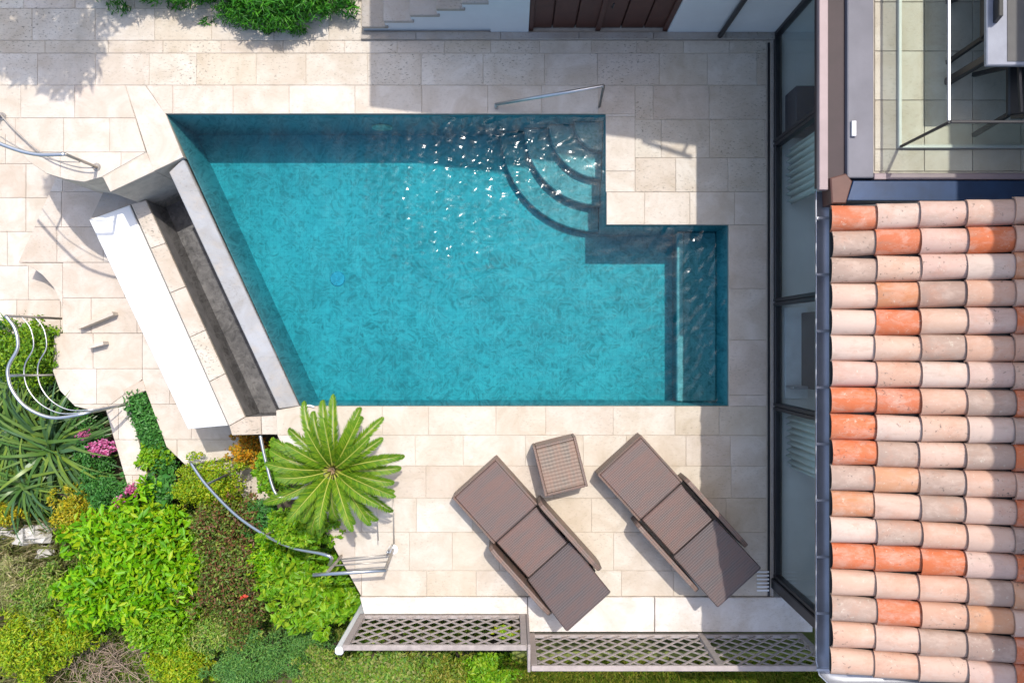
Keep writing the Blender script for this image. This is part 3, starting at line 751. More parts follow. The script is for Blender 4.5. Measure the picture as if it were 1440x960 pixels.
# ------------------------------------------------------------------ loungers and stool
def lounger(px, py, ang_, label):
    o0 = P(px, py, .34)
    L = thing('sun_lounger', label, 'sun lounger', (o0.x, o0.y, 0), R(ang_), 'wicker sun loungers on the pool terrace')
    def part(mb, nm, m, par=None):
        me = bpy.data.meshes.new(nm); me.from_pydata(mb.v, [], mb.f); me.update(); me.materials.append(m)
        o = bpy.data.objects.new(nm, me); COL.objects.link(o); o.parent = par or L; return o
    w = .325
    f = part(MB().bbox(.0,.715,-w,w,.305,.345,.012), 'foot_panel', M_WEAVE)
    part(MB().bbox(-.018,.0,-w-.012,w+.012,.06,.352,.006), 'end_rim', M_WEAVE2, f)
    for s in (-1, 1): part(MB().bbox(-.016,.715,s*(w+.012)-.012,s*(w+.012)+.012,.06,.35,.006), 'side_skirt', M_WEAVE2, f)
    part(MB().bbox(.727,1.285,-w+.012,w-.012,.305,.345,.012), 'seat_panel', M_WEAVE)
    # raised back panel
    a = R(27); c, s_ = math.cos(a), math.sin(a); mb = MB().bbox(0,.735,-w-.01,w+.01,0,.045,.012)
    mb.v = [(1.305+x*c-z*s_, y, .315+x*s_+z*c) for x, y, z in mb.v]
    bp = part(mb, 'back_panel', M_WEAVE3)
    mb = MB().obb((1.62,0,.42),(1.70,0,.06),.5,.025,(1,0,0)); part(mb, 'back_prop', M_WEAVE2, bp)
    part(MB().box(.02,1.80,-w+.06,w-.06,.22,.30), 'base_frame', M_BLACK)
    for s in (-1, 1):
        prof = [(.70,.04),(1.72,.04),(1.76,.14),(1.76,.40),(1.72,.47),(1.62,.505),(.80,.505),(.735,.48),(.70,.42)]
        y0, y1 = sorted((s*.360, s*.412)); n = len(prof)
        mb = MB(); mb.v = [(x,y0,z) for x,z in prof]+[(x,y1,z) for x,z in prof]
        mb.f = [tuple(range(n)), tuple(range(2*n-1,n-1,-1))]+[(i,n+i,n+(i+1)%n,(i+1)%n) for i in range(n)]
        part(mb, 'armrest', M_WEAVE2)
    for x in (.05,.66,1.2,1.74):
        for s in (-1, 1): part(MB().bbox(x,x+.05,s*.29-.025,s*.29+.025,0,.22,.004), 'leg', M_BLACK)
    return L
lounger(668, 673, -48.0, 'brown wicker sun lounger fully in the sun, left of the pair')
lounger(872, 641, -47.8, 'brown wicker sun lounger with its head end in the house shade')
sc_ = P(788, 656, .4)
st = thing('wicker_stool', 'small square brown wicker stool between the two loungers', 'stool', (sc_.x, sc_.y, 0), R(14))
def spart(mb, nm, m):
    me = bpy.data.meshes.new(nm); me.from_pydata(mb.v, [], mb.f); me.update(); me.materials.append(m)
    o = bpy.data.objects.new(nm, me); COL.objects.link(o); o.parent = st; return o
spart(MB().bbox(-.225,.225,-.265,.265,.375,.40,.006), 'top_panel', M_STOOL)
for s in (-1, 1):
    spart(MB().bbox(s*.243-.016,s*.243+.016,-.298,.298,.05,.408,.006), 'side_panel', M_WEAVE2)
    spart(MB().bbox(-.225,.225,s*.283-.016,s*.283+.016,.05,.408,.006), 'end_panel', M_WEAVE2)
    for q in (-1, 1): spart(MB().bbox(s*.22-.02,s*.22+.02,q*.26-.02,q*.26+.02,0,.05,.004), 'leg', M_BLACK)

# ------------------------------------------------------------------ trellis fences
def trellis(name, label, x0, x1, y, z0, z1, posts):
    T = thing(name, label, 'trellis', ((x0+x1)/2, y, z0), 0, 'timber trellis panels on the lower terrace edge')
    zc = (z0+z1)/2
    MB().bbox(x0,x1,y-.022,y+.022,z0,z0+.05,.004).build('bottom_rail', M_TIMBER, T)
    MB().bbox(x0-.03,x1+.03,y-.03,y+.03,z1,z1+.035,.005).build('top_rail', M_TIMBER, T)
    for x in posts: MB().bbox(x-.035,x+.035,y-.03,y+.03,z0+.001,z1-.001,.005).build('post', M_TIMBER, T)
    a0, a1, b0_, b1_ = x0+.04, x1-.04, z0+.05, z1
    hgt = b1_-b0_; step = .205
    for sgn, dy in ((1, -.006), (-1, .006)):
        k = a0-hgt if sgn > 0 else a0
        while k < (a1 if sgn > 0 else a1+hgt):
            # lath x = k + sgn*(z-b0)
            ts = [0, hgt]; xa, xb = k, k+sgn*hgt
            lo, hi = 0.0, hgt
            if sgn > 0: lo = max(lo, a0-k); hi = min(hi, a1-k)
            else: lo = max(lo, k-a1); hi = min(hi, k-a0)
            if hi-lo > .06:
                MB().obb((k+sgn*lo, y+dy, b0_+lo), (k+sgn*hi, y+dy, b0_+hi), .026, .010, (0,1,0)).build('lath', M_TIMBER, T)
            k += step
    return T
x1l, x1r = P(510,0).x, P(735,0).x; y1 = P(0,862).y
trellis('trellis_fence', 'weathered timber trellis panel nearest the garden, left of the thick post', x1l, x1r, y1-.03, .0, .98, [x1l, x1r])
x2l, x2r = P(748,0).x, 3.5; y2 = P(0,889).y
trellis('trellis_fence', 'longer weathered timber trellis panel running under the roof eave', x2l, x2r, y2-.03, .0, .96, [x2l, P(985,0).x, x2r])
tp = MB().bbox(x1r+.04, x2l-.04, y2-.07, y1+.0, -.4, 1.0, .008).build('trellis_post', M_TIMBER); tag(tp, 'thick weathered timber post between the two trellis panels', 'post')
cap = MB().bbox(x1l-.13, x1l-.04, y1-.14, y1-.05, -1.0, .95, .02).build('corner_stake', M_PLASTIC); tag(cap, 'white stake at the garden corner of the trellis', 'stake')
gr = thing('vent_grille', 'small white slatted grille on the paving by the house corner', 'grille', P(1073,818))
for i in range(6): MB().bbox(P(1064,0).x, P(1081,0).x, P(0,803+i*5.2).y-.012, P(0,803+i*5.2).y+.008, .002, .016, .002).build('slat', M_PLASTIC, gr)

# ------------------------------------------------------------------ rails
def tube_part(pts, r, nm, m, par, k=6, n=8):
    return MB().tube(smooth_path(pts, k) if k > 1 else pts, r, n).build(nm, m, par, True)
rl = thing('pool_handrail', 'slanting steel handrail standing on the paving beside the pool steps', 'handrail', P(843,150))
pa, pb, pc = P(698,152,0), P(697,147,.10), P(849,121,.72)
tube_part([pa, pb], .018, 'short_leg', M_STEEL, rl, 1); tube_part([pb, pb.lerp(pc,.5), pc], .019, 'rail', M_STEEL, rl, 1)
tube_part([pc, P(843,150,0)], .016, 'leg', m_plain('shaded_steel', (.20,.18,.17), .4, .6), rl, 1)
# railing on the curved terrace edge
rf = thing('curved_railing', 'curved steel railing on the terrace edge at the far left', 'railing', P(136,235))
tube_part(PL([(-110,95),(-62,150),(-20,190),(10,206),(50,217),(92,217)], .85), .022, 'top_rail', M_STEEL, rf)
tube_part(PL([(-40,105),(3,164),(30,192),(55,213),(80,226),(110,235),(133,236)], .10), .009, 'cable', M_WIRE, rf)
tube_part(PL([(-80,100),(-30,168),(5,195),(40,214),(80,226),(112,228)], .45), .007, 'cable', M_WIRE, rf)
for b, tq in (((136,235),(92,217)), ((3,164),(-62,127))):
    tube_part([P(*b,0), P(*tq,.85)], .019, 'post', M_WIRE, rf, 1)
    disc(MB(), P(*b,0), .05, .001, .015, 14).build('base_plate', M_WIRE, rf)
# railing of the round landing
re_ = thing('landing_railing', 'curved steel railing round the landing beside the strap-leaved plants', 'railing', P(75,528,-2))
topc = smooth_path(PL([(8,444),(21,462),(25,488),(13,512),(11,528),(18,550),(38,573),(72,587),(110,583),(142,574)], LA+1.0), 5)
basec = smooth_path(PL([(70,447),(82,462),(86,488),(76,508),(75,528),(80,545),(92,560),(108,570),(128,573),(144,573)], LA), 5)
topc[-1].z = LA+.35; topc[-2].z = LA+.55; topc[-3].z = LA+.75; topc[-4].z = LA+.9
MB().tube(topc, .024, 8).build('top_rail', M_STEEL, re_, True)
for f_ in (.36, .66):
    MB().tube([b.lerp(t_, f_) for b, t_ in zip(basec, topc)], .009, 6).build('cable', M_STEEL, re_, True)
for i in (0, 20, 42):
    tube_part([basec[i]-Vector((0,0,.3)), topc[i]], .018, 'post', M_WIRE if i == 0 else M_STEEL, re_, 1)
# stair railings beside the cycad
rc = thing('stair_railing', 'short steel railing with two mid rails above the garden steps', 'railing', P(515,780))
tA, tB = P(440,808,.85), P(543,801,.85); pA, pB = P(480,781,0), P(553,772,0)
tube_part([tA, tB], .022, 'top_rail', M_STEEL, rc, 1)
tube_part([pA, P(460,805,.85)], .018, 'post', M_WIRE, rc, 1); tube_part([pB, P(541,802,.85)], .018, 'post', M_WIRE, rc, 1)
for f_ in (.25,.60): tube_part([pA.lerp(P(460,805,.85), f_), pB.lerp(P(541,802,.85), f_)], .009, 'mid_rail', M_WIRE, rc, 1)
disc(MB(), pB, .06, .001, .014, 14).build('base_plate', M_PLASTIC, rc)
rd = thing('garden_handrail', 'long curved steel handrail sweeping down through the shrubs', 'handrail', P(300,690,-2))
dpts = [P(268,650,-.75), P(290,681,-.6), P(330,722,-.35), P(370,750,-.1), P(410,769,.15), P(452,778,.4), P(466,784,.42), P(463,794,.25)]
tube_part(dpts, .021, 'rail', M_STEEL, rd)
for i in (1, 3): tube_part([dpts[i]-Vector((0,0,.02)), Vector((dpts[i].x*.985, dpts[i].y*.985, -2.55))], .016, 'post', M_STEEL, rd, 1)
rb = thing('cycad_railing', 'thin railing running behind and beside the cycad', 'railing', P(553,768))
tube_part(PL([(366,612),(373,645),(386,690),(400,700),(432,698),(480,696),(541,694)], .55), .018, 'top_rail', M_STEEL, rb)
for px in (553,): tube_part([P(px,690,.02), P(px+1,764,.02)], .008, 'cable', M_WIRE, rb, 1)
tube_part([P(529,692,.35), P(532,760,.35)], .006, 'cable', M_WIRE, rb, 1)
tube_part([P(541,694,.55), P(553,690,0)], .014, 'post', M_STEEL, rb, 1); tube_part([P(552,766,0), P(545,776,.4)], .014, 'post', M_STEEL, rb, 1)
hk = MB().tube(smooth_path([P(425,577,.02), P(427,573,.03), P(434,570,.03), P(442,572,.02)], 5), .012, 6).build('hose_end', M_PLASTIC, None, True)
tag(hk, 'small white hose end curling over the pool corner by the cycad', 'hose')

# ------------------------------------------------------------------ vegetation
def leaf_arrays(C, D, N, L, Wd, fold=.25):
    """C centres, D leaf directions, N normals -> verts, faces for folded four-point leaves"""
    D = D/np.linalg.norm(D, axis=1, keepdims=True); S = np.cross(D, N); S /= (np.linalg.norm(S, axis=1, keepdims=True)+1e-9); U = np.cross(S, D)
    L = L[:,None]; Wd = Wd[:,None]
    base = C - D*L*.5; tip = C + D*L*.5 - U*L*.10; mid = C - D*L*.03 + U*0
    a = mid + S*Wd*.5 + U*Wd*fold; b = mid - S*Wd*.5 + U*Wd*fold
    n = len(C); V = np.empty((n*4, 3)); V[0::4] = base; V[1::4] = a; V[2::4] = tip; V[3::4] = b
    i = np.arange(n)*4; Fc = np.stack([np.stack([i,i+1,i+2],1), np.stack([i,i+2,i+3],1)], 1).reshape(-1, 3)
    return V, Fc
def mesh_np(name, V, Fc, m, parent=None, kind=None):
    me = bpy.data.meshes.new(name); me.vertices.add(len(V)); me.vertices.foreach_set('co', V.astype(np.float32).ravel())
    k = Fc.shape[1]; me.loops.add(Fc.size); me.loops.foreach_set('vertex_index', Fc.astype(np.int32).ravel())
    me.polygons.add(len(Fc)); me.polygons.foreach_set('loop_start', np.arange(0, Fc.size, k, dtype=np.int32)); me.polygons.foreach_set('loop_total', np.full(len(Fc), k, np.int32))
    me.update(calc_edges=True); return obj(name, me, m, parent, kind or 'stuff')   # leaves past counting
def unit(n):
    v = RNG.normal(size=(n,3)); return v/np.linalg.norm(v, axis=1, keepdims=True)
def cloud(n, lobes, L, Wd, up=.5, droop=.2, shell=.55, flat=0.0):
    """leaves spread through a set of ellipsoid lobes ((x,y,z),(rx,ry,rz))"""
    vol = np.array([l[1][0]*l[1][1]*l[1][2] for l in lobes])**(2/3); pick = RNG.choice(len(lobes), n, p=vol/vol.sum())
    c = np.array([l[0] for l in lobes])[pick]; r = np.array([l[1] for l in lobes])[pick]
    u = unit(n); u[:,2] = np.where(u[:,2] < -.25, -u[:,2], u[:,2])
    rad = shell + (1-shell)*RNG.random(n)**.6; C = c + u*r*rad[:,None]*(1+.10*RNG.normal(size=(n,1)))
    N = u*.7 + np.array([0,0,up]) + .45*RNG.normal(size=(n,3)); D = .55*u + RNG.normal(size=(n,3))*.8; D[:,2] -= droop
    s = RNG.uniform(.45,1.35,n)
    return leaf_arrays(C, D, N, L*s, Wd*s)
def bush(name, label, cat, px, py, ztop, rx, ry, hgt, n, L, Wd, m, group=None, nl=9, zbase=None, stems=5, up=.5, shell=.55, spread=.62, bark=None):
    """px,py = centre of the crown in the photo at height ztop-hgt/2; rx, ry in photo pixels"""
    zc = ztop-hgt/2; c = P(px, py, zc); k = (H-zc)/F; rx, ry = rx*k, ry*k
    zb = ground_z(c.x, c.y) if zbase is None else zbase
    T = thing(name, label, cat, (c.x, c.y, zb), 0, group)
    lobes = [((c.x, c.y, zc-.12*hgt), (rx*.72, ry*.72, hgt*.5))]
    for i in range(nl):
        a = 2*math.pi*i/nl+random.uniform(-.3,.3); d = spread*random.uniform(.75,1.1); s = random.uniform(.30,.46)
        lobes.append(((c.x+rx*d*math.cos(a), c.y+ry*d*math.sin(a), zc+hgt*random.uniform(-.22,.12)), (rx*s, ry*s, hgt*random.uniform(.26,.42))))
    for i in range(max(2, nl//2)):
        a = random.uniform(0, 6.28); d = random.uniform(.1,.45)
        lobes.append(((c.x+rx*d*math.cos(a), c.y+ry*d*math.sin(a), zc+hgt*random.uniform(.08,.22)), (rx*.32, ry*.32, hgt*.3)))
    for i in range(nl*2):                                    # loose outer sprigs
        a = random.uniform(0, 6.28); d = random.uniform(.80,1.12); s = random.uniform(.10,.2)
        lobes.append(((c.x+rx*d*math.cos(a), c.y+ry*d*math.sin(a), zc+hgt*random.uniform(-.35,.10)), (rx*s, ry*s, hgt*random.uniform(.12,.25))))
    V, Fc = cloud(n, lobes, L, Wd, up, .2, shell); mesh_np('foliage', V, Fc, m, T)
    mb = MB()
    for i in range(stems):
        l = random.choice(lobes); b = Vector((c.x+random.uniform(-.06,.06), c.y+random.uniform(-.06,.06), zb-.05)); e = Vector(l[0])
        mb.tube(smooth_path([b, b.lerp(e,.5)+Vector((random.uniform(-.08,.08),random.uniform(-.08,.08),0)), e], 4), [.03*(1-.75*i_/8) for i_ in range(9)], 5)
    mb.build('stems', bark or M_BARK, T, True); return T
G = lambda *c: [tuple(v) for v in c]
ML_LAUREL = m_leaf('laurel_leaf', G((.17,.44,.004),(.25,.52,.006),(.11,.33,.006),(.32,.55,.01),(.14,.40,.004),(.38,.52,.012),(.21,.48,.006)), .35)
ML_LAUREL2 = m_leaf('bright_leaf', G((.18,.40,.008),(.25,.45,.015),(.12,.31,.008),(.30,.44,.02),(.16,.36,.01)), .30)
ML_RED = m_leaf('russet_leaf', G((.13,.22,.03),(.19,.085,.035),(.11,.19,.03),(.22,.10,.04),(.20,.29,.04),(.16,.08,.035),(.26,.33,.05),(.11,.17,.03)), .3)
ML_YELLOW = m_leaf('yellow_green_leaf', G((.32,.46,.012),(.42,.50,.016),(.20,.40,.016),(.48,.50,.02),(.26,.43,.012)), .38)
ML_GOLD = m_leaf('golden_leaf', G((.50,.40,.012),(.44,.34,.012),(.26,.34,.02),(.54,.44,.02),(.36,.38,.02)), .3)
ML_ROUND = m_leaf('pittosporum_leaf', G((.14,.30,.012),(.20,.36,.012),(.09,.22,.012),(.25,.38,.015)), .28)
ML_HEDGE = m_leaf('hedge_leaf', G((.05,.20,.035),(.07,.25,.04),(.04,.15,.03),(.09,.27,.05)), .22)
ML_FERN = m_leaf('needle_leaf', G((.035,.20,.012),(.06,.27,.015),(.03,.14,.012),(.09,.31,.02)), .25)
ML_DARK = m_leaf('juniper_leaf', G((.12,.31,.07),(.16,.37,.07),(.09,.24,.06),(.22,.40,.09)), .35)
ML_MIX = m_leaf('mixed_leaf', G((.20,.38,.05),(.30,.42,.06),(.13,.28,.05),(.38,.42,.10),(.22,.38,.03),(.36,.37,.13)), .4)
ML_GRASS = m_leaf('grass_blade', G((.27,.34,.03),(.36,.38,.05),(.17,.27,.03),(.44,.40,.08),(.21,.34,.03)), .4)
ML_DRY = m_leaf('dry_grass_blade', G((.46,.44,.20),(.56,.50,.28),(.28,.36,.09),(.38,.42,.14),(.60,.53,.32)), .4)
ML_STRAP = m_leaf('strap_leaf', G((.06,.14,.025),(.09,.18,.03),(.12,.20,.04),(.05,.11,.03),(.16,.24,.03),(.07,.15,.06)), .15, .35)
ML_PINK = m_leaf('pink_petal', G((.60,.10,.30),(.66,.18,.40),(.50,.07,.22),(.70,.28,.50)), .25)
ML_RFLOWER = m_leaf('red_petal', G((.65,.05,.03),(.70,.10,.05)), .2)
ML_ORANGE = m_leaf('orange_petal', G((.62,.30,.01),(.66,.36,.02),(.50,.20,.01),(.30,.28,.03)), .22)
ML_CYCAD = m_leaf('cycad_leaflet', G((.13,.27,.012),(.17,.32,.014),(.09,.22,.012),(.25,.37,.02)), .32, .45)
M_RACHIS = m_plain('cycad_rachis', (.34,.36,.06), .5, 0, .15, 8, 0)

bush('laurel_bush', 'large bright green laurel bush with long glossy leaves', 'bush', 192, 790, -.75, 104, 104, 1.3, 9500, .135, .050, ML_LAUREL, nl=11)
bush('laurel_bush', 'bright green laurel bush beside the short stair railing', 'bush', 440, 822, -.25, 72, 62, 1.1, 5200, .115, .046, ML_LAUREL2, nl=9)
bush('russet_shrub', 'russet and green shrub between the two bright laurels', 'bush', 330, 800, -.75, 70, 98, 1.0, 14000, .050, .024, ML_RED, nl=11)
bush('spiraea_mound', 'yellow green mounded shrub under the curved handrail', 'bush', 296, 682, -1.15, 54, 42, .9, 6500, .042, .022, ML_YELLOW, nl=8)
bush('pittosporum_ball', 'rounded light green shrub inside the landing railing', 'bush', 42, 497, -1.65, 52, 46, .9, 6500, .055, .030, ML_ROUND, nl=9)
bush('golden_shrub', 'golden yellow shrub between strap-leaved plants and the laurel', 'bush', 105, 722, -1.75, 36, 38, .6, 3000, .050, .022, ML_GOLD, nl=7)
bush('golden_shrub', 'small golden shrub at the left edge below the strap-leaved plants', 'bush', 12, 722, -1.95, 26, 20, .5, 1300, .050, .022, ML_GOLD, nl=5)
bush('green_shrub', 'small light green shrub at the foot of the hedge', 'bush', 218, 642, -1.75, 23, 22, .5, 900, .07, .038, ML_LAUREL2, nl=6, zbase=-2.3)
bush('green_shrub', 'dark green broad-leaved shrub above the big laurel', 'bush', 228, 688, -1.5, 27, 22, .6, 700, .11, .07, ML_HEDGE, nl=5)
bush('juniper', 'dark green feathery juniper at the bottom edge left of the trellis', 'bush', 352, 930, -1.0, 62, 42, .8, 9000, .055, .012, ML_DARK, nl=8)
bush('juniper', 'dark green juniper below the bright laurel beside the trellis', 'bush', 430, 905, -1.3, 44, 44, .8, 6500, .055, .012, ML_DARK, nl=7)
bush('garden_shrub', 'yellow green shrub at the bottom edge right of the brush pile', 'bush', 255, 925, -1.25, 52, 42, .8, 6000, .055, .026, ML_YELLOW, nl=8)
bush('garden_shrub', 'mixed green shrub at the left below the landing railing', 'bush', 128, 640, -2.0, 28, 60, .5, 3600, .05, .025, ML_HEDGE, nl=8)
bush('garden_shrub', 'orange flowering shrub under the end of the overflow basin', 'bush', 350, 632, -1.35, 30, 24, .7, 2200, .045, .022, ML_ORANGE, nl=6, zbase=-2.2)
bush('garden_shrub', 'green and yellow shrub left of the cycad beside the path', 'bush', 390, 664, .12, 30, 38, .7, 3600, .055, .026, ML_LAUREL2, nl=7, zbase=-.12)
bush('garden_shrub', 'green shrub below the cycad along the handrail', 'bush', 425, 738, .30, 56, 30, .6, 4600, .065, .030, ML_LAUREL2, nl=8, zbase=-.12)
bush('garden_shrub', 'small leafy shrub between handrail and russet shrub', 'bush', 372, 728, -1.0, 40, 34, .8, 3400, .05, .024, ML_HEDGE, nl=8)
bush('garden_shrub', 'low green shrub below the left trellis panel', 'bush', 545, 945, -.75, 80, 34, .7, 7500, .055, .026, ML_MIX, nl=10)
bush('garden_shrub', 'bright green low shrub under the thick trellis post', 'bush', 690, 945, -.8, 58, 30, .6, 4000, .06, .03, ML_LAUREL2, nl=8)
bush('climber', 'yellow green leaves poking through the left trellis panel', 'plant', 712, 888, .55, 22, 8, .35, 260, .05, .03, ML_YELLOW, nl=3, stems=2)
bush('conifer_bush', 'vivid green feathery bush at the top edge left of the stair', 'bush', 383, -12, .75, 112, 52, 1.1, 16000, .10, .016, ML_FERN, nl=10, zbase=-.014)
bush('conifer_bush', 'dark green foliage at the top edge above the dappled paving', 'bush', 200, -46, .8, 90, 50, 1.0, 6000, .10, .018, ML_FERN, nl=8, zbase=-.014)
for a_ in (('wild_shrub', 'loose yellow green wild shrub in the bottom left corner', 40, 905, -1.5, 62, 58, .8, 5200, .07, .022, ML_YELLOW),
           ('wild_shrub', 'pale grassy wild shrub at the left edge below the rocks', 22, 822, -1.75, 44, 40, .6, 4200, .11, .012, ML_DRY),
           ('wild_shrub', 'loose mid green wild shrub left of the big laurel', 62, 838, -1.6, 46, 48, .7, 4200, .07, .020, ML_MIX),
           ('wild_shrub', 'yellow flecked wild shrub between the laurel and the brush pile', 105, 890, -1.55, 40, 30, .7, 3000, .055, .022, ML_YELLOW),
           ('wild_shrub', 'bright green wild shrub under the lower edge of the big laurel', 228, 885, -1.05, 50, 34, .8, 3600, .075, .03, ML_LAUREL2),
           ('wild_shrub', 'mid green wild shrub under the russet shrub', 310, 885, -1.1, 52, 36, .8, 5000, .055, .024, ML_MIX),
           ('wild_shrub', 'light green wild shrub below the white stake', 468, 948, -1.0, 56, 34, .7, 4600, .055, .022, ML_MIX),
           ('wild_shrub', 'yellow green wild shrub in the middle of the strip below the left trellis panel', 620, 948, -.8, 54, 30, .6, 4200, .06, .022, ML_GRASS),
           ('wild_shrub', 'mid green wild shrub filling the gap between handrail and laurels', 385, 790, -.7, 36, 40, .8, 3200, .06, .026, ML_LAUREL),
           ('wild_shrub', 'green wild shrub between the golden shrub and the straight path', 150, 690, -1.7, 34, 26, .6, 2600, .055, .024, ML_HEDGE)):
    bush(a_[0], a_[1], 'bush', *a_[2:], group='wild shrubs filling the garden slope', nl=9, shell=.35)
for px, py, z, rx, ry, lab in ((143,630,-1.9,22,12,'pink flower cluster beside the straight path'), (118,612,-1.95,12,8,'small pale pink flowers under the landing railing'),
                        (185,688,-1.7,10,9,'pink flowers at the lower end of the straight path'), (168,706,-1.6,10,9,'magenta flowers at the upper edge of the big laurel')):
    bush('flower_cluster', lab, 'flowers', px, py, z, rx, ry, .25, int(rx*ry*2.6), .034, .024, ML_PINK, nl=5, stems=3, shell=.2)
bush('flower_cluster', 'small red flowers on the russet shrub', 'flowers', 343, 838, -.70, 5, 4, .08, 30, .035, .022, ML_RFLOWER, nl=2, stems=1, shell=.2)
# hedge in the planter
hq = []; 
def hedge():
    T = thing('low_hedge', 'narrow clipped dark green hedge in the sunken planter', 'hedge', P(208,600,-2.3))
    lobes = []
    for i in range(16):
        t = i/15; p = P(192+t*36, 562+t*88, -2.05); lobes.append(((p.x,p.y,-2.12), (.22,.2,.22)))
    V, Fc = cloud(5200, lobes, .05, .026, .6, .1, .6); mesh_np('foliage', V, Fc, ML_HEDGE, T)
    mb = MB()
    for l in lobes[::2]: mb.tube([(l[0][0],l[0][1],-2.32),(l[0][0]+.03,l[0][1],-2.05)], [.014,.006], 5)
    mb.build('stems', M_BARK, T)
hedge()
# strap-leaved clumps
def strap(px, py, z, n, Lr, label, w=.045, bias=None):
    c = P(px, py, z); T = thing('strap_plant', label, 'plant', (c.x, c.y, ground_z(c.x,c.y)), 0, 'strap-leaved plants by the landing'); V = []; Fs = []
    for i in range(n):
        a = random.uniform(0, 6.283) if bias is None else random.gauss(bias, 1.0)
        L = random.uniform(*Lr); el = random.uniform(.15,1.15); seg = 7
        p = Vector((c.x+random.uniform(-.10,.10), c.y+random.uniform(-.10,.10), ground_z(c.x,c.y)+random.uniform(0,.25))); e = el; o = len(V); wv = w*random.uniform(.7,1.2); tw_ = random.uniform(-.5,.5)
        for k in range(seg+1):
            d = Vector((math.cos(a)*math.cos(e), math.sin(a)*math.cos(e), math.sin(e))); s = Vector((-math.sin(a), math.cos(a), tw_*.4)).normalized()
            ww = wv*(1-(k/seg)**2.2)*.5+.002
            V.append(p+s*ww+Vector((0,0,.012))); V.append(p-s*ww+Vector((0,0,.012)))
            p = p+d*(L/seg); e -= (1.6*el+.25)/seg*random.uniform(.6,1.3); a += random.uniform(-.06,.06)
        for k in range(seg): Fs.append((o+2*k, o+2*k+1, o+2*k+3, o+2*k+2))
    mesh_np('leaves', np.array([tuple(v) for v in V]), np.array(Fs), ML_STRAP, T)
    MB().tube([(c.x,c.y,ground_z(c.x,c.y)-.05),(c.x,c.y,ground_z(c.x,c.y)+.25)], [.09,.05], 8).build('stem', M_BARK, T); return T
strap(78, 628, -2.3, 150, (.8,1.25), 'large clump of long dark green strap leaves below the landing railing', .05)
strap(28, 600, -2.3, 95, (.7,1.1), 'clump of strap leaves at the left edge beside the landing railing', .048)
strap(40, 680, -2.3, 95, (.6,1.0), 'clump of strap leaves at the left edge above the pale rock', .042)
strap(104, 668, -2.3, 60, (.6,.95), 'loose clump of strap leaves above the golden shrub', .038)
strap(20, 548, -2.3, 50, (.6,.9), 'clump of strap leaves tucked under the round landing', .045)
# cycad
def cycad(px, py, zc):
    c = P(px, py, zc); T = thing('cycad_palm', 'sago palm with a full rosette of glossy green fronds beside the pool', 'palm', (c.x*1.0, c.y*1.0, -.12))
    MB().tube([(c.x,c.y,-.14),(c.x,c.y,zc-.3),(c.x,c.y,zc-.06)], [.16,.17,.10], 12).build('trunk', M_BARK, T, True)
    nf = 42
    for i in range(nf):
        a = i*2.39996 + random.uniform(-.22,.22); lvl = i/nf
        el = .12 + .85*lvl**1.3 + random.uniform(-.06,.06); L = random.uniform(.66,.92)*(1 - .20*lvl**3); seg = 12; curl = random.uniform(-.35,.35)
        p = Vector((c.x+.035*math.cos(a), c.y+.035*math.sin(a), zc-.06+.06*lvl)); e = el; pts = []; drop = 1.0+.5*random.random()
        for k in range(seg+1):
            pts.append(p.copy()); d = Vector((math.cos(a)*math.cos(e), math.sin(a)*math.cos(e), math.sin(e))); p = p+d*(L/seg); e -= drop/seg*(.5+k/seg); a += curl/seg
        fr = MB().tube(pts, [.010*(1-.75*k/seg) for k in range(seg+1)], 5).build('frond', M_RACHIS, T, True)
        # leaflets: V-shaped, pointing forward
        n = 60; C = []; D = []; N = []; LL = []; WW = []
        for side in (-1, 1):
            for k in range(n):
                t = .10+.90*(k+.5)/n; f = t*seg; j = min(seg-1, int(f)); q = pts[j].lerp(pts[j+1], f-j); d = (pts[j+1]-pts[j]).normalized()
                s = Vector((-math.sin(a), math.cos(a), 0))*side; u = d.cross(s)*side; u = u if u.z > 0 else -u
                dr = (s*.60 + d*.78 + u*.45 + Vector((random.uniform(-.06,.06),random.uniform(-.06,.06),random.uniform(-.05,.05)))).normalized()
                ll = .098*math.sin(math.pi*min(1,(t*.92+.10)))**.6*random.uniform(.9,1.08) + .02
                C.append(q+dr*ll*.5); D.append(dr); N.append((u*.8-s*.4)); LL.append(ll); WW.append(.016)
        V, Fc = leaf_arrays(np.array(C), np.array(D), np.array(N), np.array(LL), np.array(WW), .1)
        mesh_np('leaflets', V, Fc, ML_CYCAD, fr)
    mb = MB()
    for i in range(26):
        a = random.uniform(0,6.28); b = Vector((c.x,c.y,zc-.03)); d = Vector((math.cos(a)*.5, math.sin(a)*.5, 1))
        mb.tube([b, b+d*.045, b+d*.085], [.009,.007,.002], 4)
    mb.build('crown_cone', m_plain('tan_crown', (.34,.24,.13), .8), T)
cycad(467, 661, .95)
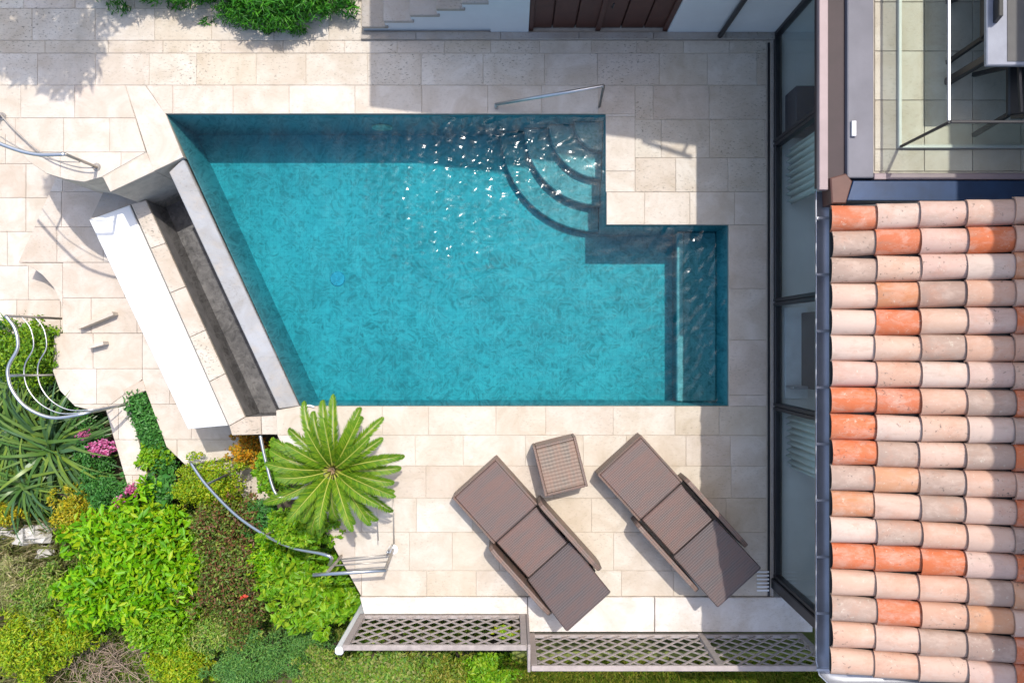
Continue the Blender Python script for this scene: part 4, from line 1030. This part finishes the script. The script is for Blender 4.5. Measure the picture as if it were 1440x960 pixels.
# out-of-frame palm that throws the dappled shade over the top left of the paving
def shade_tree():
    c = Vector((-4.95, 5.35, 3.3)); T = thing('garden_tree', 'leafy tree beyond the top left corner shading the paving', 'tree', (c.x, c.y+.4, -.014))
    lobes = [((c.x,c.y,3.3),(.85,.70,.55))]; tr = [Vector((c.x,c.y+.4,-.02)), Vector((c.x+.05,c.y+.35,1.2)), Vector((c.x,c.y+.1,2.4)), Vector((c.x,c.y,3.3))]
    MB().tube(smooth_path(tr,4), [.14-.007*k for k in range(13)], 9).build('trunk', M_BARK, T, True); mb = MB()
    for k in range(17):
        a = random.uniform(0,6.28); d = random.uniform(.55,1.05); q = (c.x+1.05*d*math.cos(a), c.y+.80*d*math.sin(a), 3.3+random.uniform(-.4,.4))
        lobes.append((q, (random.uniform(.22,.42), random.uniform(.2,.36), .3))); mb.tube(smooth_path([tr[2], Vector(q).lerp(tr[2],.5)+Vector((0,0,.15)), Vector(q)],4), [.05-.005*k_ for k_ in range(9)], 5)
    mb.build('limbs', M_BARK, T, True)
    V, Fc = cloud(5200, lobes, .20, .045, .4, .25, .25); mesh_np('crown', V, Fc, ML_FERN, T)
shade_tree()
# dry grass, ground cover, lawn strip, brush pile
def blades(name, zone_px, z, n, L, w, m, label, cat, lean=.6, flat=None):
    q = np.array([P(*p, z).xy for p in zone_px]); lo, hi = q.min(0), q.max(0)
    C = np.empty((n,3)); C[:,:2] = RNG.uniform(lo, hi, (n,2)); C[:,2] = [ground_z(x,y) if flat is None else flat for x, y in C[:,:2]]
    D = RNG.normal(size=(n,3))*lean; D[:,2] = np.abs(D[:,2])+.55; l = RNG.uniform(.5,1.2,n)*L
    D /= np.linalg.norm(D, axis=1, keepdims=True); C += D*l[:,None]*.5; N = unit(n)
    V, Fc = leaf_arrays(C, D, N, l, np.full(n, w), .1); o = mesh_np(name, V, Fc, m, None, 'stuff'); tag(o, label, cat); return o
blades('dry_grass', [(-30,735),(95,735),(95,990),(-30,990)], -2.5, 4200, .55, .012, ML_DRY, 'dry straw-coloured grass at the lower left edge', 'grass', 1.3)
M_TURF = m_plain('turf', (.17,.20,.05), .95, 0, .35, 12, .6)
slab('grass_bank', [[(.0,-4.18),(4.6,-4.18),(4.6,-7.0),(.0,-7.0)]], -2.9, -1.05, M_TURF)
blades('lawn_strip', [(715,930),(1180,930),(1180,1000),(715,1000)], -1.0, 15000, .20, .013, ML_GRASS, 'yellow green grass below the longer trellis panel', 'grass', 1.5, -1.05)
blades('shade_grass', [(735,850),(1160,850),(1160,900),(735,900)], -2.6, 6000, .25, .015, ML_HEDGE, 'dark grass in the shade seen through the trellis', 'grass', .8)
blades('weed_patch', [(60,700),(500,700),(500,985),(60,985)], -2.6, 16000, .22, .02, ML_MIX, 'low weeds covering the soil between the shrubs', 'ground cover', .9)
blades('weed_patch', [(470,840),(760,840),(760,985),(470,985)], -2.6, 15000, .25, .022, ML_MIX, 'low green ground cover below the left trellis panel', 'ground cover', .9)
blades('weed_patch', [(-60,450),(150,450),(150,735),(-60,735)], -2.6, 9000, .22, .02, ML_HEDGE, 'low green ground cover around the strap-leaved plants', 'ground cover', .9)
def brush(px, py, z, n, ext, label):
    c = P(px, py, z); g = ground_z(c.x, c.y); mb = MB()
    for i in range(n):
        a = random.uniform(0,6.28); b = Vector((c.x+random.gauss(0,ext*.5), c.y+random.gauss(0,ext*.32), g+random.uniform(.02,.45))); L = random.uniform(.15,.5)
        d = Vector((math.cos(a), math.sin(a), random.uniform(-.2,.35))); b2 = b+d*L*.5+Vector((random.gauss(0,.05),random.gauss(0,.05),random.gauss(0,.04))); e = b+d*L+Vector((random.gauss(0,.08),random.gauss(0,.08),random.gauss(0,.05)))
        r = random.uniform(.003,.008); pth = smooth_path([b,b2,e],3); mb.tube(pth, [r*(1-.09*q) for q in range(7)], 4)
        for q in (2, 4, 5):
            d2 = (d+Vector((random.gauss(0,.8),random.gauss(0,.8),random.gauss(0,.3)))).normalized(); mb.tube([pth[q], pth[q]+d2*L*random.uniform(.15,.4)], [r*.55,r*.25], 3)
    o = mb.build('brush_pile', M_TWIG, None, True, 'stuff'); tag(o, label, 'branches')
brush(148, 938, -2.3, 210, .62, 'tangle of dry brown branches below the big laurel')
brush(590, 925, -2.2, 46, .5, 'few bare brown branches under the left trellis panel')
brush(50, 850, -2.4, 40, .5, 'scattered dry stalks in the straw grass')
def rock(px, py, z, r, label):
    c = P(px, py, z); rr = random.Random(px); mb = MB(); n, m_ = 10, 7
    for i in range(m_+1):
        for j in range(n):
            th = math.pi*i/m_; ph = 2*math.pi*j/n; k = 1+.22*math.sin(3*ph+i)+rr.uniform(-.12,.12)
            mb.v.append((c.x+r[0]*k*math.sin(th)*math.cos(ph), c.y+r[1]*k*math.sin(th)*math.sin(ph), c.z+r[2]*math.cos(th)*k))
    for i in range(m_):
        for j in range(n): mb.f.append((i*n+j, (i+1)*n+j, (i+1)*n+(j+1)%n, i*n+(j+1)%n))
    o = mb.build('rock', m_plain('pale_limestone_%d' % px, (.50,.48,.45), .85, 0, .25, 6, .5)); tag(o, label, 'rock', 'pale rocks in the garden')
rock(48, 752, -2.35, (.30,.16,.22), 'pale grey rock beside the golden shrub')
rock(66, 776, -2.4, (.14,.10,.16), 'small pale stone just below the larger rock')
rock(6, 745, -2.4, (.18,.14,.18), 'pale rock at the left edge of the picture')
